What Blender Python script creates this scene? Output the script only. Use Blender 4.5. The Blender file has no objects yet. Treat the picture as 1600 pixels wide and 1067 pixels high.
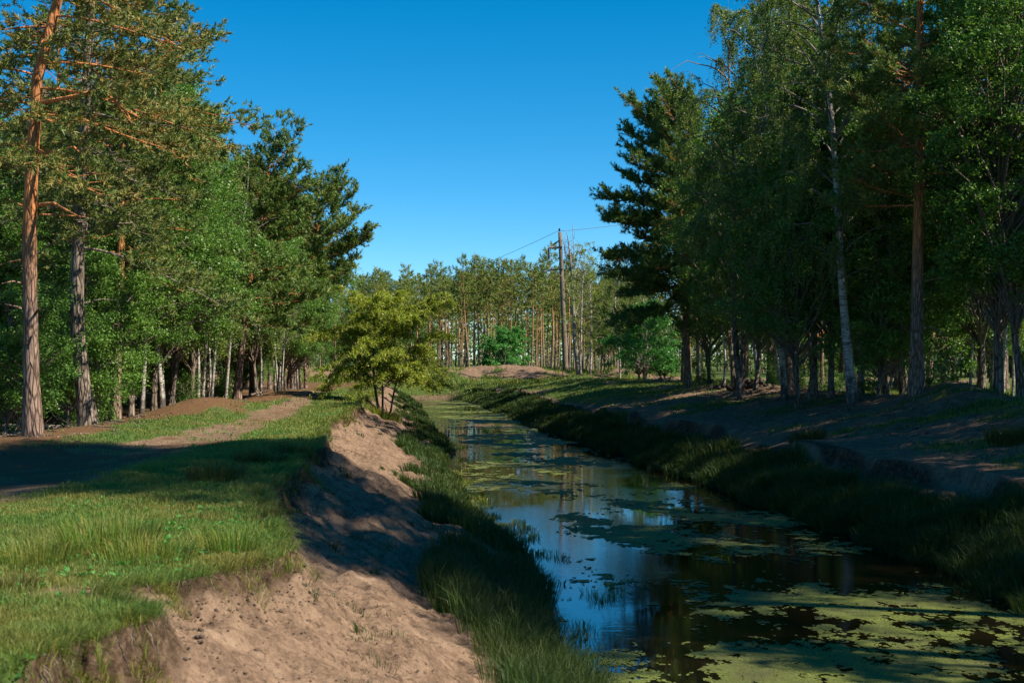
import bpy, math, random
import numpy as np
from math import radians as R

sc = bpy.context.scene
COL = sc.collection
random.seed(7)
rng = np.random.default_rng(7)

# ------------------------------------------------------------------ camera, sky, sun
CAM_Z, F, HOR = 3.5, 2222.0, 560.0
cam_d = bpy.data.cameras.new('camera')
cam = bpy.data.objects.new('camera', cam_d); COL.objects.link(cam)
cam.location = (0, 0, CAM_Z)
cam.rotation_euler = (R(90.0) + math.atan((HOR - 533.5) / F), 0, 0)
cam_d.lens = 50; cam_d.sensor_width = 36; cam_d.clip_start = 0.1; cam_d.clip_end = 6000
cam_d.dof.use_dof = True; cam_d.dof.focus_distance = 60; cam_d.dof.aperture_fstop = 4.5
sc.camera = cam

SUN_AZ, SUN_EL = R(111), R(46)
world = bpy.data.worlds.new('World'); sc.world = world; world.use_nodes = True
wn = world.node_tree
sky = wn.nodes.new('ShaderNodeTexSky'); sky.sky_type = 'NISHITA'; sky.sun_disc = False
sky.sun_elevation = SUN_EL; sky.sun_rotation = SUN_AZ
sky.air_density = 0.6; sky.dust_density = 0.0; sky.ozone_density = 4.0
hsv = wn.nodes.new('ShaderNodeHueSaturation'); hsv.inputs['Hue'].default_value = 0.486
hsv.inputs['Saturation'].default_value = 1.38; hsv.inputs['Value'].default_value = 1.0
wn.links.new(sky.outputs[0], hsv.inputs['Color'])
wn.links.new(hsv.outputs[0], wn.nodes['Background'].inputs[0])
wn.nodes['Background'].inputs[1].default_value = 0.085

sd = bpy.data.lights.new('sun', 'SUN'); sd.energy = 5.0; sd.angle = R(0.5); sd.color = (1.0, 0.89, 0.72)
sun = bpy.data.objects.new('sun', sd); COL.objects.link(sun)
sun.rotation_euler = (R(90) - SUN_EL, 0, -SUN_AZ + R(180))
sc.view_settings.view_transform = 'Standard'; sc.view_settings.look = 'None'
sc.view_settings.gamma = 1; sc.view_settings.exposure = 0.95
sc.cycles.max_bounces = 5; sc.cycles.diffuse_bounces = 2; sc.cycles.glossy_bounces = 2
sc.cycles.transmission_bounces = 2; sc.cycles.transparent_max_bounces = 4
sc.cycles.caustics_reflective = False; sc.cycles.caustics_refractive = False
sc.cycles.sample_clamp_indirect = 3.0
sc.cycles.use_denoising = True

# ------------------------------------------------------------------ numeric helpers
def smooth(x, a, b):
    t = np.clip((np.asarray(x, float) - a) / (b - a), 0, 1)
    return t * t * (3 - 2 * t)

def _hash(ix, iy, seed):
    h = (ix.astype(np.int64) * 374761393 + iy.astype(np.int64) * 668265263 + seed * 974711) & 0x7fffffff
    h = ((h ^ (h >> 13)) * 1274126177) & 0x7fffffff
    return ((h ^ (h >> 16)) & 0xffff) / 65535.0

def vnoise(x, y, seed=0):
    x = np.asarray(x, float); y = np.asarray(y, float)
    x, y = np.broadcast_arrays(x, y)
    ix = np.floor(x); iy = np.floor(y); fx = x - ix; fy = y - iy
    fx = fx * fx * (3 - 2 * fx); fy = fy * fy * (3 - 2 * fy)
    a = _hash(ix, iy, seed); b = _hash(ix + 1, iy, seed); c = _hash(ix, iy + 1, seed); d = _hash(ix + 1, iy + 1, seed)
    return ((a * (1 - fx) + b * fx) * (1 - fy) + (c * (1 - fx) + d * fx) * fy) * 2 - 1

def fbm(x, y, seed=0, o=4):
    s = 0; a = 1.0; t = 0
    for k in range(o):
        s = s + a * vnoise(np.asarray(x) * 2 ** k + 17.3 * k, np.asarray(y) * 2 ** k - 9.1 * k, seed + k); t += a; a *= .5
    return s / t

def table(pts, sm):
    ys = np.arange(-30, 260, 0.05)
    v = np.interp(ys, [p[0] for p in pts], [p[1] for p in pts])
    k = int(sm / 0.05) | 1
    ker = np.hanning(k + 2)[1:-1]; ker /= ker.sum()
    vp = np.pad(v, k // 2, mode='edge')
    v = np.convolve(vp, ker, 'valid')
    return lambda y: np.interp(y, ys, v)

# lines along the stream: bank edge, water edges, tree line on the far bank
_xT = table([(-30, 1.5), (0, 1.5), (2, .2), (4, -1.8), (6, -2.7), (7.6, -2.62), (8.4, -2.66), (9.1, -2.46), (9.6, -2.36), (10.25, -2.98),
             (10.7, -2.8), (11.2, -2.5), (12.2, -2.1), (13.3, -2.15), (14.5, -2.45), (16.4, -2.62), (18, -3.0), (20, -3.15), (23, -3.6), (27, -3.85),
             (31, -4.2), (36, -4.8), (47, -5.4), (60, -6.3), (75, -7.2), (100, -8.9), (120, -12), (260, -12)], .5)
_xL = table([(-30, 6), (0, 5), (5, 3), (10, 1.4), (15.3, .62), (23, .35), (28, -.1), (32.4, -.75), (38, -1.5), (44.4, -1.95), (54, -2.3), (65, -3.3), (80, -4.6),
             (97, -6.1), (110, -7.2), (120, -9), (260, -9)], 2.5)
_xR = table([(-30, 12), (0, 10), (10, 8.4), (20, 7.6), (26, 7.1), (33.8, 6.1), (44.4, 4.9), (60, 2.8), (75, 1.1), (86, 0), (100, -1.6), (111, -3), (120, -4.5), (260, -4.5)], 4)
def xT(y): return _xT(y) + .22 * vnoise(y / 1.4, 3.3, 5) * smooth(y, 11, 14) + .14 * vnoise(y / .5, 1.3, 6) * smooth(y, 12, 16)
def xL(y): return _xL(y) + .25 * vnoise(np.asarray(y) / 2.1, 8.3, 15)
def xR(y): return _xR(y) + .3 * vnoise(np.asarray(y) / 2.6, 5.3, 25)

def scarp_depth(y):
    d = .36 + .26 * vnoise(np.asarray(y) / 2.2, 7.7, 31)
    d = np.where(np.asarray(y) < 15, np.interp(y, [7, 9.3, 9.9, 12.6, 13.4, 15], [.42, .42, .12, .14, .34, .4]), d)
    ramp = np.exp(-((np.asarray(y) - 10.3) / .45) ** 2)
    d = d * (1 - .6 * ramp)
    return np.clip(d, .05, .75) * (1 - .7 * smooth(y, 70, 100))

RB_D = [-2, -.8, 0, .35, .9, 1.7, 2.35, 2.55, 3.6, 5, 6.5, 8.4, 9.2, 10.2, 12, 15, 40]
RB_Z = [-.7, -.5, 0, .18, .34, .56, .74, 1.2, 1.26, 1.42, 1.72, 2.1, 2.22, 2.2, 1.9, 1.72, 1.72]

def plateau(x, y):
    z = 1.8 + .10 * fbm(x / 4.5, y / 6.0, 41, 3) + .02 * fbm(x / .5, y / .5, 43, 2)
    z = z - .35 * smooth(-np.asarray(x), 10.4, 14) - .12 * np.exp(-((x + 7.4) / 1.6) ** 2) * smooth(y, 12, 18)
    z = z + .42 * np.exp(-((x + 10.6) / 1.6) ** 2 - ((y - 49) / 3.2) ** 2)
    z = z + .3 * np.exp(-((x + 9.9) / 1.8) ** 2 - ((y - 66) / 4) ** 2)
    return z

def H(x, y):
    x, y = np.broadcast_arrays(np.asarray(x, float), np.asarray(y, float))
    t, l, r = xT(y), xL(y), xR(y)
    zp = plateau(x, y)
    w = np.maximum(l - t, 1.0)
    d = x - t; near = np.exp(-(d / .5) ** 2)
    d = d + near * (.16 * fbm(x / .4, y / .3, 52, 5) + .05 * vnoise(x / .07, y / .06, 53))
    sd_ = scarp_depth(y)
    pd = np.clip((d - .10) / np.maximum(w - .10, .3), 0, 1)
    top = zp - sd_ * (.65 * smooth(d, -.015, .09) + .35 * smooth(d, .05, .34 + .1 * vnoise(x / .3, y / .3, 51)))
    low = .02
    curve = 1 - pd ** .92
    zs = low + (top - low) * curve
    zs = zs + (.11 * fbm(x / .9, y / 1.6, 61, 4) + .085 * fbm(x / .26, y / .26, 63, 4) - .05 * smooth(vnoise(x / .17, y / .2, 66), .2, .7) + .02 * vnoise(x / .06, y / .06, 64)) * smooth(pd, 0, .08) * (1 - smooth(pd, .85, 1))
    zs = zs + near * smooth(d, .0, .1) * (.08 * fbm(x / .14, y / .14, 54, 4) + .07 * (np.abs(fbm(x / .2, y / .2, 55, 3)) - .15) + .12 * np.maximum(0, fbm(x / .45, y / .6, 56, 3)) * smooth(d, .1, .3))
    # trodden steps along the slope and a slumped block of turf
    zs = zs + .05 * np.sin(pd * 21 + 3 * fbm(x / 2.2, y / 3.5, 65, 2)) * smooth(pd, .05, .2) * (1 - smooth(pd, .75, .95))
    zs = np.where(d > w, -.45 * smooth(d - w, 0, 1.2), zs)
    zl = np.where(d < -.02, zp - .04 * smooth(d, -.5, 0), zs)
    # right side
    e = x - r
    e2 = e + .75 * fbm(y / 4.2, x / 9, 71, 3) * smooth(e, 0.5, 2) + .30 * fbm(y / .9, x / .9, 72, 4) * smooth(e, 1.2, 2)
    zr = np.interp(e2, RB_D, RB_Z); zg = np.interp(e2, [1.2, 1.9, 3.4, 4.6], [.48, .62, 1.12, 1.36])
    kz = smooth(fbm(y / 6.5, 1.7, 77, 2), -.05, .3); zr = np.where((e2 > 1.2) & (e2 < 4.6), zr * kz + zg * (1 - kz), zr)
    zr = zr + smooth(e, 2.4, 4) * (.17 * fbm(x / 2.6, y / 3.8, 73, 5) + .07 * fbm(x / .5, y / .6, 74, 4) + .02 * vnoise(x / .12, y / .12, 76))
    zr = zr + .55 * np.exp(-((x - 14.3) / 1.5) ** 2 - ((y - 45.5) / 2.4) ** 2) - .25 * smooth(y, 62, 90) * smooth(e, 6, 9)
    zr = zr + .25 * vnoise(y / 7.0, 4.4, 75) * smooth(e, 5, 9) * (1 - smooth(e, 11, 15))
    mid = l + .45 * (r - l)
    z = np.where(x < mid, zl, zr)
    # the far end: the channel closes against a ridge of spoil
    far = 1.55 + .18 * fbm(x / 9, y / 9, 81, 3)
    rise = 1.0 + .25 * vnoise(x / 6.0, y / 40, 83)
    far = far + rise * np.exp(-((y - 131 - .12 * x) / 5.5) ** 2) * smooth(x, -70, -40) * (1 - smooth(x, 9, 18))
    far = far + .55 * fbm(x / 2.6, y / 2.2, 85, 5) * np.exp(-((y - 128) / 8) ** 2)
    far = far - .25 * smooth(y, 145, 180)
    z = z + (far - z) * smooth(y + .5 * x * 0, 117, 125)
    return z

def path_x(y):
    return np.interp(y, [10, 17, 24, 30, 38, 47, 60, 70, 90], [-8.5, -8.0, -7.7, -7.2, -7.3, -7.9, -8.9, -9.7, -11.5])

def ground_masks(x, y):
    """how much grass, sand, soil and litter each point of the ground carries"""
    x, y = np.broadcast_arrays(np.asarray(x, float), np.asarray(y, float))
    t, l, r = xT(y), xL(y), xR(y)
    n1 = fbm(x / 1.7, y / 2.4, 91, 4); n2 = fbm(x / .6, y / .9, 93, 3)
    d = x - t; w = l - t
    mid = l + .45 * (r - l)
    left = x < mid
    # plateau
    pw = np.interp(y, [12, 20, 28, 33, 40, 60, 90], [1.3, 1.9, 1.5, .75, .5, .4, .3])
    pth = 1 - smooth(np.abs(x - path_x(y) + .5 * n1), pw * .75, pw * 1.25 + .3)
    pth = pth * (1 - .3 * smooth(n2, -.1, .35)) * smooth(y, 11, 16) * (1 - .45 * smooth(y, 34, 42) * smooth(n1, -.3, .3))
    lit = smooth(-x + .9 * n1, 9.2, 10.2) * smooth(y, 14, 20)
    lit = np.maximum(lit, .62 * pth * smooth(n1 - .5 * n2, -.45, .1))
    lit = np.maximum(lit, smooth(-x + 1.2 * n1, 8.2, 9.2) * np.exp(-((y - 27) / 4) ** 2))
    lit = np.maximum(lit, np.exp(-((x + 10.4) / 2.2) ** 2 - ((y - 48) / 4.5) ** 2) * smooth(n1, -.5, .2))
    lit = np.maximum(lit, .75 * smooth(n1 + .3 * n2, .05, .4) * smooth(-x, 6.4, 7.5) * smooth(y, 30, 36))
    g = (1 - pth) * (1 - .92 * lit)
    g = g * (1 - smooth(d + .12 * n2, -.12, .03))
    ramp = np.exp(-((y - 10.3) / .55) ** 2) * smooth(d, -1.3, -.2)
    g = g * (1 - .8 * ramp)
    n3 = fbm(x / .3, y / .3, 97, 4); soil = smooth(d, -.08, .0) * (1 - smooth(d + .1 * n3, .05, .22 + .3 * np.clip(n1 + .3, 0, 1))) * (.85 + .5 * n3)
    soil = np.clip(soil, 0, 1)
    bare = smooth(d, .0, .1)
    damp = smooth(d, w - .55, w - .1) * left
    # green sprinkled low on the slope
    gs = smooth(d / np.maximum(w, 1), .78 + .1 * n1, .9 + .1 * n1) * .8
    g = np.where(left & (d > 0), gs, g)
    lit = np.where(left & (d > 0), 0, lit); pth = np.where(left & (d > 0), 1, pth)
    # right side
    e = x - r
    gr = 1 - smooth(e + .5 * n1, 2.0, 2.5)
    strk = smooth(fbm(x / 3.5, y / .9, 95, 4), .0, .35) * smooth(e, 3.2, 4.5) * .75
    gr = np.maximum(gr, strk)
    gr = np.maximum(gr, smooth(e + .6 * n1, 9.6, 11.5) * .8)
    gr = np.maximum(gr, smooth(y, 62, 85) * smooth(e, 2.5, 3.5) * smooth(n1, -.5, .0))
    soilr = np.exp(-((e - 2.55) / .3) ** 2) * (.6 + .5 * n1) + .35 * smooth(n1, .1, .5) * smooth(e, 3, 5)
    litr = smooth(e + n1, 11, 14) * .6
    g = np.where(left, g, gr); soil = np.where(left, soil, np.clip(soilr, 0, 1)); lit = np.where(left, lit, litr)
    damp = np.where(left, damp, (1 - smooth(e, .1, .5)))
    f = smooth(y, 115, 123)
    gf = smooth(n1 + .7 * n2 + .3 * np.sin(x / 2.3 + y / 3) + smooth(y, 131, 137) * 1.2 + .5 * (1 - smooth(y, 121, 126)) - .05, -.1, .3) * .95
    g = g * (1 - f) + gf * f
    soil = soil * (1 - f) + f * .15; damp = damp * (1 - f)
    lit = lit * (1 - f) + f * smooth(y, 140, 160) * .7
    return np.clip(g, 0, 1), np.clip(soil, 0, 1), np.clip(lit, 0, 1), np.clip(damp, 0, 1)

def px(u, v, Y):
    """a point seen at photo position (u, v) when it stands Y metres away"""
    return ((u - 800) / F * Y, Y, CAM_Z + (HOR - v) / F * Y)

# ------------------------------------------------------------------ mesh helpers
def link(name, me, mats, parent=None, kind=None):
    o = bpy.data.objects.new(name, me); COL.objects.link(o)
    if mats is not None:
        for m in (mats if isinstance(mats, (list, tuple)) else [mats]):
            if m.name not in [q.name for q in me.materials]: me.materials.append(m)
    if parent: o.parent = parent
    if kind: o['kind'] = kind
    return o

def mesh_np(name, verts, faces, attrs=None, smooth_shade=False, matidx=None):
    """verts (n,3); faces: list of (m,k) int arrays; attrs: {name: (n,) floats}"""
    me = bpy.data.meshes.new(name)
    verts = np.ascontiguousarray(verts, dtype=np.float32)
    faces = [np.asarray(f, dtype=np.int32) for f in faces if len(f)]
    me.vertices.add(len(verts)); me.vertices.foreach_set('co', verts.ravel())
    loops = np.concatenate([f.ravel() for f in faces]); sizes = np.concatenate([np.full(len(f), f.shape[1], np.int32) for f in faces])
    me.loops.add(len(loops)); me.loops.foreach_set('vertex_index', loops)
    starts = np.zeros(len(sizes), np.int32); starts[1:] = np.cumsum(sizes)[:-1]
    me.polygons.add(len(sizes)); me.polygons.foreach_set('loop_start', starts)
    try: me.polygons.foreach_set('loop_total', sizes)
    except Exception: pass
    if matidx is not None: me.polygons.foreach_set('material_index', np.asarray(matidx, np.int32))
    for k, a in (attrs or {}).items():
        at = me.attributes.new(k, 'FLOAT', 'POINT'); at.data.foreach_set('value', np.ascontiguousarray(a, dtype=np.float32))
    me.update(calc_edges=True)
    if smooth_shade: me.polygons.foreach_set('use_smooth', np.ones(len(sizes), bool))
    return me

class Tubes:
    def __init__(s): s.v = []; s.f = []; s.n = 0; s.tag = []
    def add(s, pts, rad, sides=6, cap=True, tag=0.0, lump=0.0):
        p = np.asarray(pts, float); k = len(p); r = np.broadcast_to(np.asarray(rad, float), (k,))
        t = np.gradient(p, axis=0); t /= np.linalg.norm(t, axis=1)[:, None] + 1e-9
        ref = np.array([0, 0, 1.0]) if abs(t[0, 2]) < .8 else np.array([1.0, 0, 0])
        a = np.cross(t, ref); a /= np.linalg.norm(a, axis=1)[:, None] + 1e-9
        b = np.cross(t, a)
        th = np.linspace(0, 2 * np.pi, sides, endpoint=False)
        rr = r[:, None] * (1 + (lump * rng.uniform(-1, 1, (k, sides)) if lump else 0))
        ring = p[:, None] + rr[..., None] * (a[:, None] * np.cos(th)[None, :, None] + b[:, None] * np.sin(th)[None, :, None])
        s.v.append(ring.reshape(-1, 3)); s.tag.append(np.full(k * sides, tag))
        i = np.arange(k - 1)[:, None] * sides; j = np.arange(sides)[None]; j2 = (j + 1) % sides
        q = np.stack([i + j, i + j2, i + sides + j2, i + sides + j], -1).reshape(-1, 4) + s.n
        s.f.append(q); 
        if cap and sides == 4:
            s.f.append(np.array([[0, 1, 2, 3], [(k - 1) * sides + x for x in (3, 2, 1, 0)]]) + s.n)
        elif cap:
            c = np.array([p[0], p[-1]]); s.v.append(c); s.tag.append(np.full(2, tag))
            o = k * sides
            for jj in range(sides):
                nx = (jj + 1) % sides
                s.f.append(np.array([[jj, o, nx, nx]])[:, :3] + s.n)
                s.f.append(np.array([[(k - 1) * sides + nx, o + 1, (k - 1) * sides + jj]]) + s.n)
            s.n += 2
        s.n += k * sides
    def mesh(s, name):
        return mesh_np(name, np.concatenate(s.v), [np.concatenate([f for f in s.f if f.shape[1] == 4] or [np.zeros((0, 4), int)]),
                       np.concatenate([f for f in s.f if f.shape[1] == 3] or [np.zeros((0, 3), int)])], {'tag': np.concatenate(s.tag)}, True)

def unit(v): return v / (np.linalg.norm(v, axis=-1, keepdims=True) + 1e-9)

def leaf_arrays(P, size, droop=.25, up=.5, aspect=.62, tip=None):
    """one rhombic leaf at each point of P; tip: preferred directions (n,3) or None"""
    n = len(P)
    t = rng.normal(size=(n, 3)); t[:, 2] = t[:, 2] * .6 - droop
    if tip is not None: t = unit(t) * .8 + tip
    t = unit(t)
    nn = rng.normal(size=(n, 3)); nn[:, 2] += up
    b = unit(np.cross(nn, t)); 
    L = (size * rng.uniform(.65, 1.25, n))[:, None]; W = L * aspect
    fold = np.cross(t, b) * L * .12
    v = np.stack([P - t * L * .5, P + b * W * .5 + fold, P + t * L * .5, P - b * W * .5 + fold], 1).reshape(-1, 3)
    f = np.arange(4 * n).reshape(-1, 4)
    return v, f, np.repeat(rng.random(n), 4)

def needle_arrays(P, D, k, length, width, shoot=.2, spread=1.0):
    """shoots at P along D, each with k needles (thin triangles) along the shoot"""
    n = len(P)
    Pk = np.repeat(P, k, 0); Dk = np.repeat(D, k, 0)
    s = rng.random(n * k)[:, None]
    base = Pk + Dk * (s * shoot)
    q = rng.normal(size=(n * k, 3)); q = unit(q - Dk * (q * Dk).sum(1, keepdims=True))
    t = unit(Dk * (.45 + .5 * s) + q * spread * rng.uniform(.5, 1, (n * k, 1)))
    b = unit(np.cross(t, rng.normal(size=(n * k, 3))))
    L = (length * rng.uniform(.7, 1.2, n * k))[:, None]
    v = np.stack([base - b * width * .5, base + b * width * .5, base + t * L], 1).reshape(-1, 3)
    f = np.arange(3 * n * k).reshape(-1, 3)
    return v, f, np.repeat(np.repeat(rng.random(n), k), 3)

def blade_arrays(P, height, width, lean, seg=2, jitter=.5):
    """grass blades: P roots, height (n,), width (n,), lean (n,2) sideways reach as a share of height"""
    n = len(P)
    a = rng.uniform(0, 2 * np.pi, n); b = np.stack([np.cos(a), np.sin(a), np.zeros(n)], 1)
    ln = np.concatenate([lean, np.zeros((n, 1))], 1) * height[:, None]
    up = np.array([0, 0, 1.0])[None]
    h = height[:, None]
    m = P + ln * .30 + up * h * .58
    drop = (np.linalg.norm(lean, axis=1) * .45)[:, None]
    tpt = P + ln + up * h * (1 - drop)
    w = width[:, None]
    v = np.stack([P - b * w * .5, P + b * w * .5, m + b * w * .42, m - b * w * .42, tpt], 1).reshape(-1, 3)
    i = np.arange(n)[:, None] * 5
    return v, i + np.array([[0, 1, 2, 3]]), i + np.array([[3, 2, 4]]), np.repeat(rng.random(n), 5), np.tile(np.array([0, 0, .58, .58, 1.0]), n)

# ------------------------------------------------------------------ materials
def mat(name):
    m = bpy.data.materials.new(name); m.use_nodes = True
    nt = m.node_tree; bs = nt.nodes['Principled BSDF']
    return m, nt, bs, nt.nodes['Material Output']
def N(nt, t, **kw):
    n = nt.nodes.new(t)
    for k, v in kw.items():
        if k in n.inputs: n.inputs[k].default_value = v
        else: setattr(n, k, v)
    return n
def ramp(nt, fac, stops):
    r = nt.nodes.new('ShaderNodeValToRGB'); el = r.color_ramp.elements
    while len(el) < len(stops): el.new(.5)
    for e, (p, c) in zip(el, stops): e.position = p; e.color = (*c, 1)
    nt.links.new(fac, r.inputs[0]); return r.outputs[0]
def mix(nt, fac, a, b, mode='MIX'):
    m = nt.nodes.new('ShaderNodeMix'); m.data_type = 'RGBA'; m.blend_type = mode
    for s, v in ((m.inputs[0], fac), (m.inputs[6], a), (m.inputs[7], b)):
        if hasattr(v, 'is_linked'): nt.links.new(v, s)
        elif isinstance(v, tuple): s.default_value = (*v, 1)
        else: s.default_value = v
    return m.outputs[2]
def math_n(nt, op, a, b=None, clamp=False):
    m = nt.nodes.new('ShaderNodeMath'); m.operation = op; m.use_clamp = clamp
    for s, v in zip(m.inputs, (a, b)):
        if v is None: continue
        if hasattr(v, 'is_linked'): nt.links.new(v, s)
        else: s.default_value = v
    return m.outputs[0]
def attr(nt, name): return N(nt, 'ShaderNodeAttribute', attribute_name=name).outputs['Fac']
def bump(nt, bs, h, strength, dist):
    b = N(nt, 'ShaderNodeBump', Strength=strength, Distance=dist); nt.links.new(h, b.inputs['Height']); nt.links.new(b.outputs[0], bs.inputs['Normal'])
def noise(nt, co, scale, detail=6, rough=.6):
    n = N(nt, 'ShaderNodeTexNoise', Scale=scale, Detail=detail, Roughness=rough)
    if co is not None: nt.links.new(co, n.inputs['Vector'])
    return n.outputs['Fac']
def scaled(nt, co, s):
    m = N(nt, 'ShaderNodeMapping'); m.inputs['Scale'].default_value = s; nt.links.new(co, m.inputs['Vector']); return m.outputs[0]

def leaf_mat(name, stops, trans=.35, rough=.5, tcol=None, spec=.3):
    m, nt, bs, out = mat(name)
    oi = N(nt, 'ShaderNodeObjectInfo').outputs['Random']
    f = math_n(nt, 'ADD', math_n(nt, 'MULTIPLY', attr(nt, 'rnd'), .72), math_n(nt, 'MULTIPLY', oi, .28))
    c = ramp(nt, f, stops)
    nt.links.new(c, bs.inputs['Base Color']); bs.inputs['Roughness'].default_value = rough; bs.inputs['Specular IOR Level'].default_value = spec
    tr = N(nt, 'ShaderNodeBsdfTranslucent'); tc = mix(nt, 1.0, c, tcol or (1.0, 1.1, .45), 'MULTIPLY'); nt.links.new(tc, tr.inputs[0])
    ms = N(nt, 'ShaderNodeMixShader'); ms.inputs[0].default_value = trans
    nt.links.new(bs.outputs[0], ms.inputs[1]); nt.links.new(tr.outputs[0], ms.inputs[2]); nt.links.new(ms.outputs[0], out.inputs[0])
    return m

M = {}
M['needles'] = leaf_mat('pine_needles', [(0, (0.071, 0.137, 0.037)), (.45, (0.122, 0.200, 0.047)), (.8, (0.188, 0.242, 0.053)), (1, (0.304, 0.256, 0.073))], .18, .55)
M['needles_old'] = leaf_mat('pine_needles_rusty', [(0, (0.076, 0.127, 0.038)), (.4, (0.138, 0.186, 0.046)), (.75, (0.223, 0.215, 0.058)), (1, (0.380, 0.244, 0.086))], .18, .55)
M['needles_far'] = leaf_mat('pine_needles_pale', [(0, (0.089, 0.151, 0.043)), (.5, (0.161, 0.217, 0.051)), (1, (0.280, 0.298, 0.066))], .2, .6)
M['leaf'] = leaf_mat('broad_leaves', [(0, (0.059, 0.144, 0.030)), (.5, (0.106, 0.227, 0.044)), (1, (0.194, 0.315, 0.059))], .34, .42)
M['leaf_birch'] = leaf_mat('birch_leaves', [(0, (0.070, 0.138, 0.029)), (.5, (0.130, 0.210, 0.041)), (1, (0.250, 0.309, 0.056))], .34, .42)
M['leaf_yellow'] = leaf_mat('yellowing_leaves', [(0, (.14, .22, .03)), (.45, (.24, .32, .045)), (.8, (.36, .39, .06)), (1, (.5, .37, .08))], .5, .42)
M['leaf_fresh'] = leaf_mat('fresh_green_leaves', [(0, (0.045, 0.174, 0.045)), (.5, (0.077, 0.265, 0.060)), (1, (0.153, 0.367, 0.082))], .36, .4)
M['leaf_rust'] = leaf_mat('withered_leaves', [(0, (.10, .035, .03)), (1, (.20, .08, .06))], .2, .6)

def grass_mat(name, stops, dry=(.22, .15, .045), dryness=.35, scale=.6):
    m, nt, bs, out = mat(name)
    co = N(nt, 'ShaderNodeNewGeometry').outputs['Position']
    nz = noise(nt, co, scale, 3, .6)
    c = ramp(nt, attr(nt, 'rnd'), stops)
    d = math_n(nt, 'MULTIPLY', ramp(nt, nz, [(.40, (0, 0, 0)), (.64, (1, 1, 1))]), dryness)
    hi = math_n(nt, 'MULTIPLY', math_n(nt, 'POWER', attr(nt, 'hgt'), 2.0), .35 * dryness)
    c = mix(nt, math_n(nt, 'ADD', d, hi, True), c, dry)
    nt.links.new(c, bs.inputs['Base Color']); bs.inputs['Roughness'].default_value = .5; bs.inputs['Specular IOR Level'].default_value = .25
    tr = N(nt, 'ShaderNodeBsdfTranslucent'); nt.links.new(mix(nt, 1.0, c, (1.1, 1.2, .5), 'MULTIPLY'), tr.inputs[0])
    ms = N(nt, 'ShaderNodeMixShader'); ms.inputs[0].default_value = .35
    nt.links.new(bs.outputs[0], ms.inputs[1]); nt.links.new(tr.outputs[0], ms.inputs[2]); nt.links.new(ms.outputs[0], out.inputs[0])
    return m
M['lawn'] = grass_mat('short_grass', [(0, (0.059, 0.137, 0.032)), (.5, (0.100, 0.205, 0.041)), (1, (0.172, 0.259, 0.059))], (.28, .22, .065), .6, .9)
M['sedge'] = grass_mat('bank_sedge', [(0, (0.019, 0.053, 0.015)), (.6, (0.034, 0.081, 0.019)), (1, (0.072, 0.111, 0.025))], (.20, .13, .04), .12, .35)
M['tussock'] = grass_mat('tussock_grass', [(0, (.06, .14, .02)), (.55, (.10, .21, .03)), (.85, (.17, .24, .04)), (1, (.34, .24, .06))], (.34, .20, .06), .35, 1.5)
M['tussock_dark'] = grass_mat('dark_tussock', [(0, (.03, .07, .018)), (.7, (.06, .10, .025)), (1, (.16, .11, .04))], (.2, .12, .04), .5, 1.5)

def ground_material():
    m, nt, bs, out = mat('ground')
    co = N(nt, 'ShaderNodeNewGeometry').outputs['Position']
    n_big = noise(nt, co, .55, 5, .6); n_mid = noise(nt, co, 3.2, 6, .65); n_fine = noise(nt, co, 22, 5, .7)
    sand = ramp(nt, n_mid, [(.34, (.060, .041, .030)), (.46, (.135, .094, .067)), (.56, (.205, .146, .104)), (.72, (.29, .215, .158))])
    sand = mix(nt, .45, sand, ramp(nt, n_fine, [(.3, (.06, .043, .031)), (.55, (.175, .124, .089)), (.8, (.31, .235, .175))]))
    # dark crumbs and stains of humus in the sand
    crumb = math_n(nt, 'MAXIMUM', ramp(nt, noise(nt, co, 16, 3, .55), [(.56, (0, 0, 0)), (.63, (1, 1, 1))]), ramp(nt, noise(nt, co, 48, 3, .6), [(.58, (0, 0, 0)), (.66, (.8, .8, .8))]))
    sand = mix(nt, math_n(nt, 'MULTIPLY', crumb, math_n(nt, 'MULTIPLY', ramp(nt, n_big, [(.30, (.25, .25, .25)), (.6, (1, 1, 1))]), .8)), sand, (.055, .036, .024))
    soil = ramp(nt, noise(nt, co, 8.0, 6, .75), [(.3, (.016, .010, .007)), (.5, (.058, .037, .024)), (.62, (.13, .088, .058)), (.8, (.26, .19, .135))])
    litter = ramp(nt, n_fine, [(.3, (.045, .026, .015)), (.5, (.12, .068, .036)), (.72, (.22, .13, .07))])
    green = ramp(nt, n_fine, [(.3, (.04, .065, .016)), (.6, (.075, .115, .028)), (.85, (.15, .15, .05))])
    def edge(a, w=.5):
        x = math_n(nt, 'ADD', attr(nt, a), math_n(nt, 'MULTIPLY', math_n(nt, 'SUBTRACT', n_mid, .5), w))
        x = math_n(nt, 'ADD', x, math_n(nt, 'MULTIPLY', math_n(nt, 'SUBTRACT', n_fine, .5), w))
        return ramp(nt, x, [(.36, (0, 0, 0)), (.64, (1, 1, 1))])
    sand = mix(nt, 1.0, sand, (1.18, 1.12, 1.07), 'MULTIPLY')
    c = mix(nt, edge('litter'), sand, litter)
    c = mix(nt, edge('soil'), c, soil)
    c = mix(nt, edge('grass'), c, green)
    c = mix(nt, attr(nt, 'damp'), c, (.018, .014, .009))
    nt.links.new(c, bs.inputs['Base Color']); bs.inputs['Roughness'].default_value = .95; bs.inputs['Specular IOR Level'].default_value = .1
    h = math_n(nt, 'ADD', math_n(nt, 'MULTIPLY', n_mid, .7), math_n(nt, 'MULTIPLY', n_fine, .3))
    bump(nt, bs, h, .9, .09)
    return m
M['ground'] = ground_material()

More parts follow.
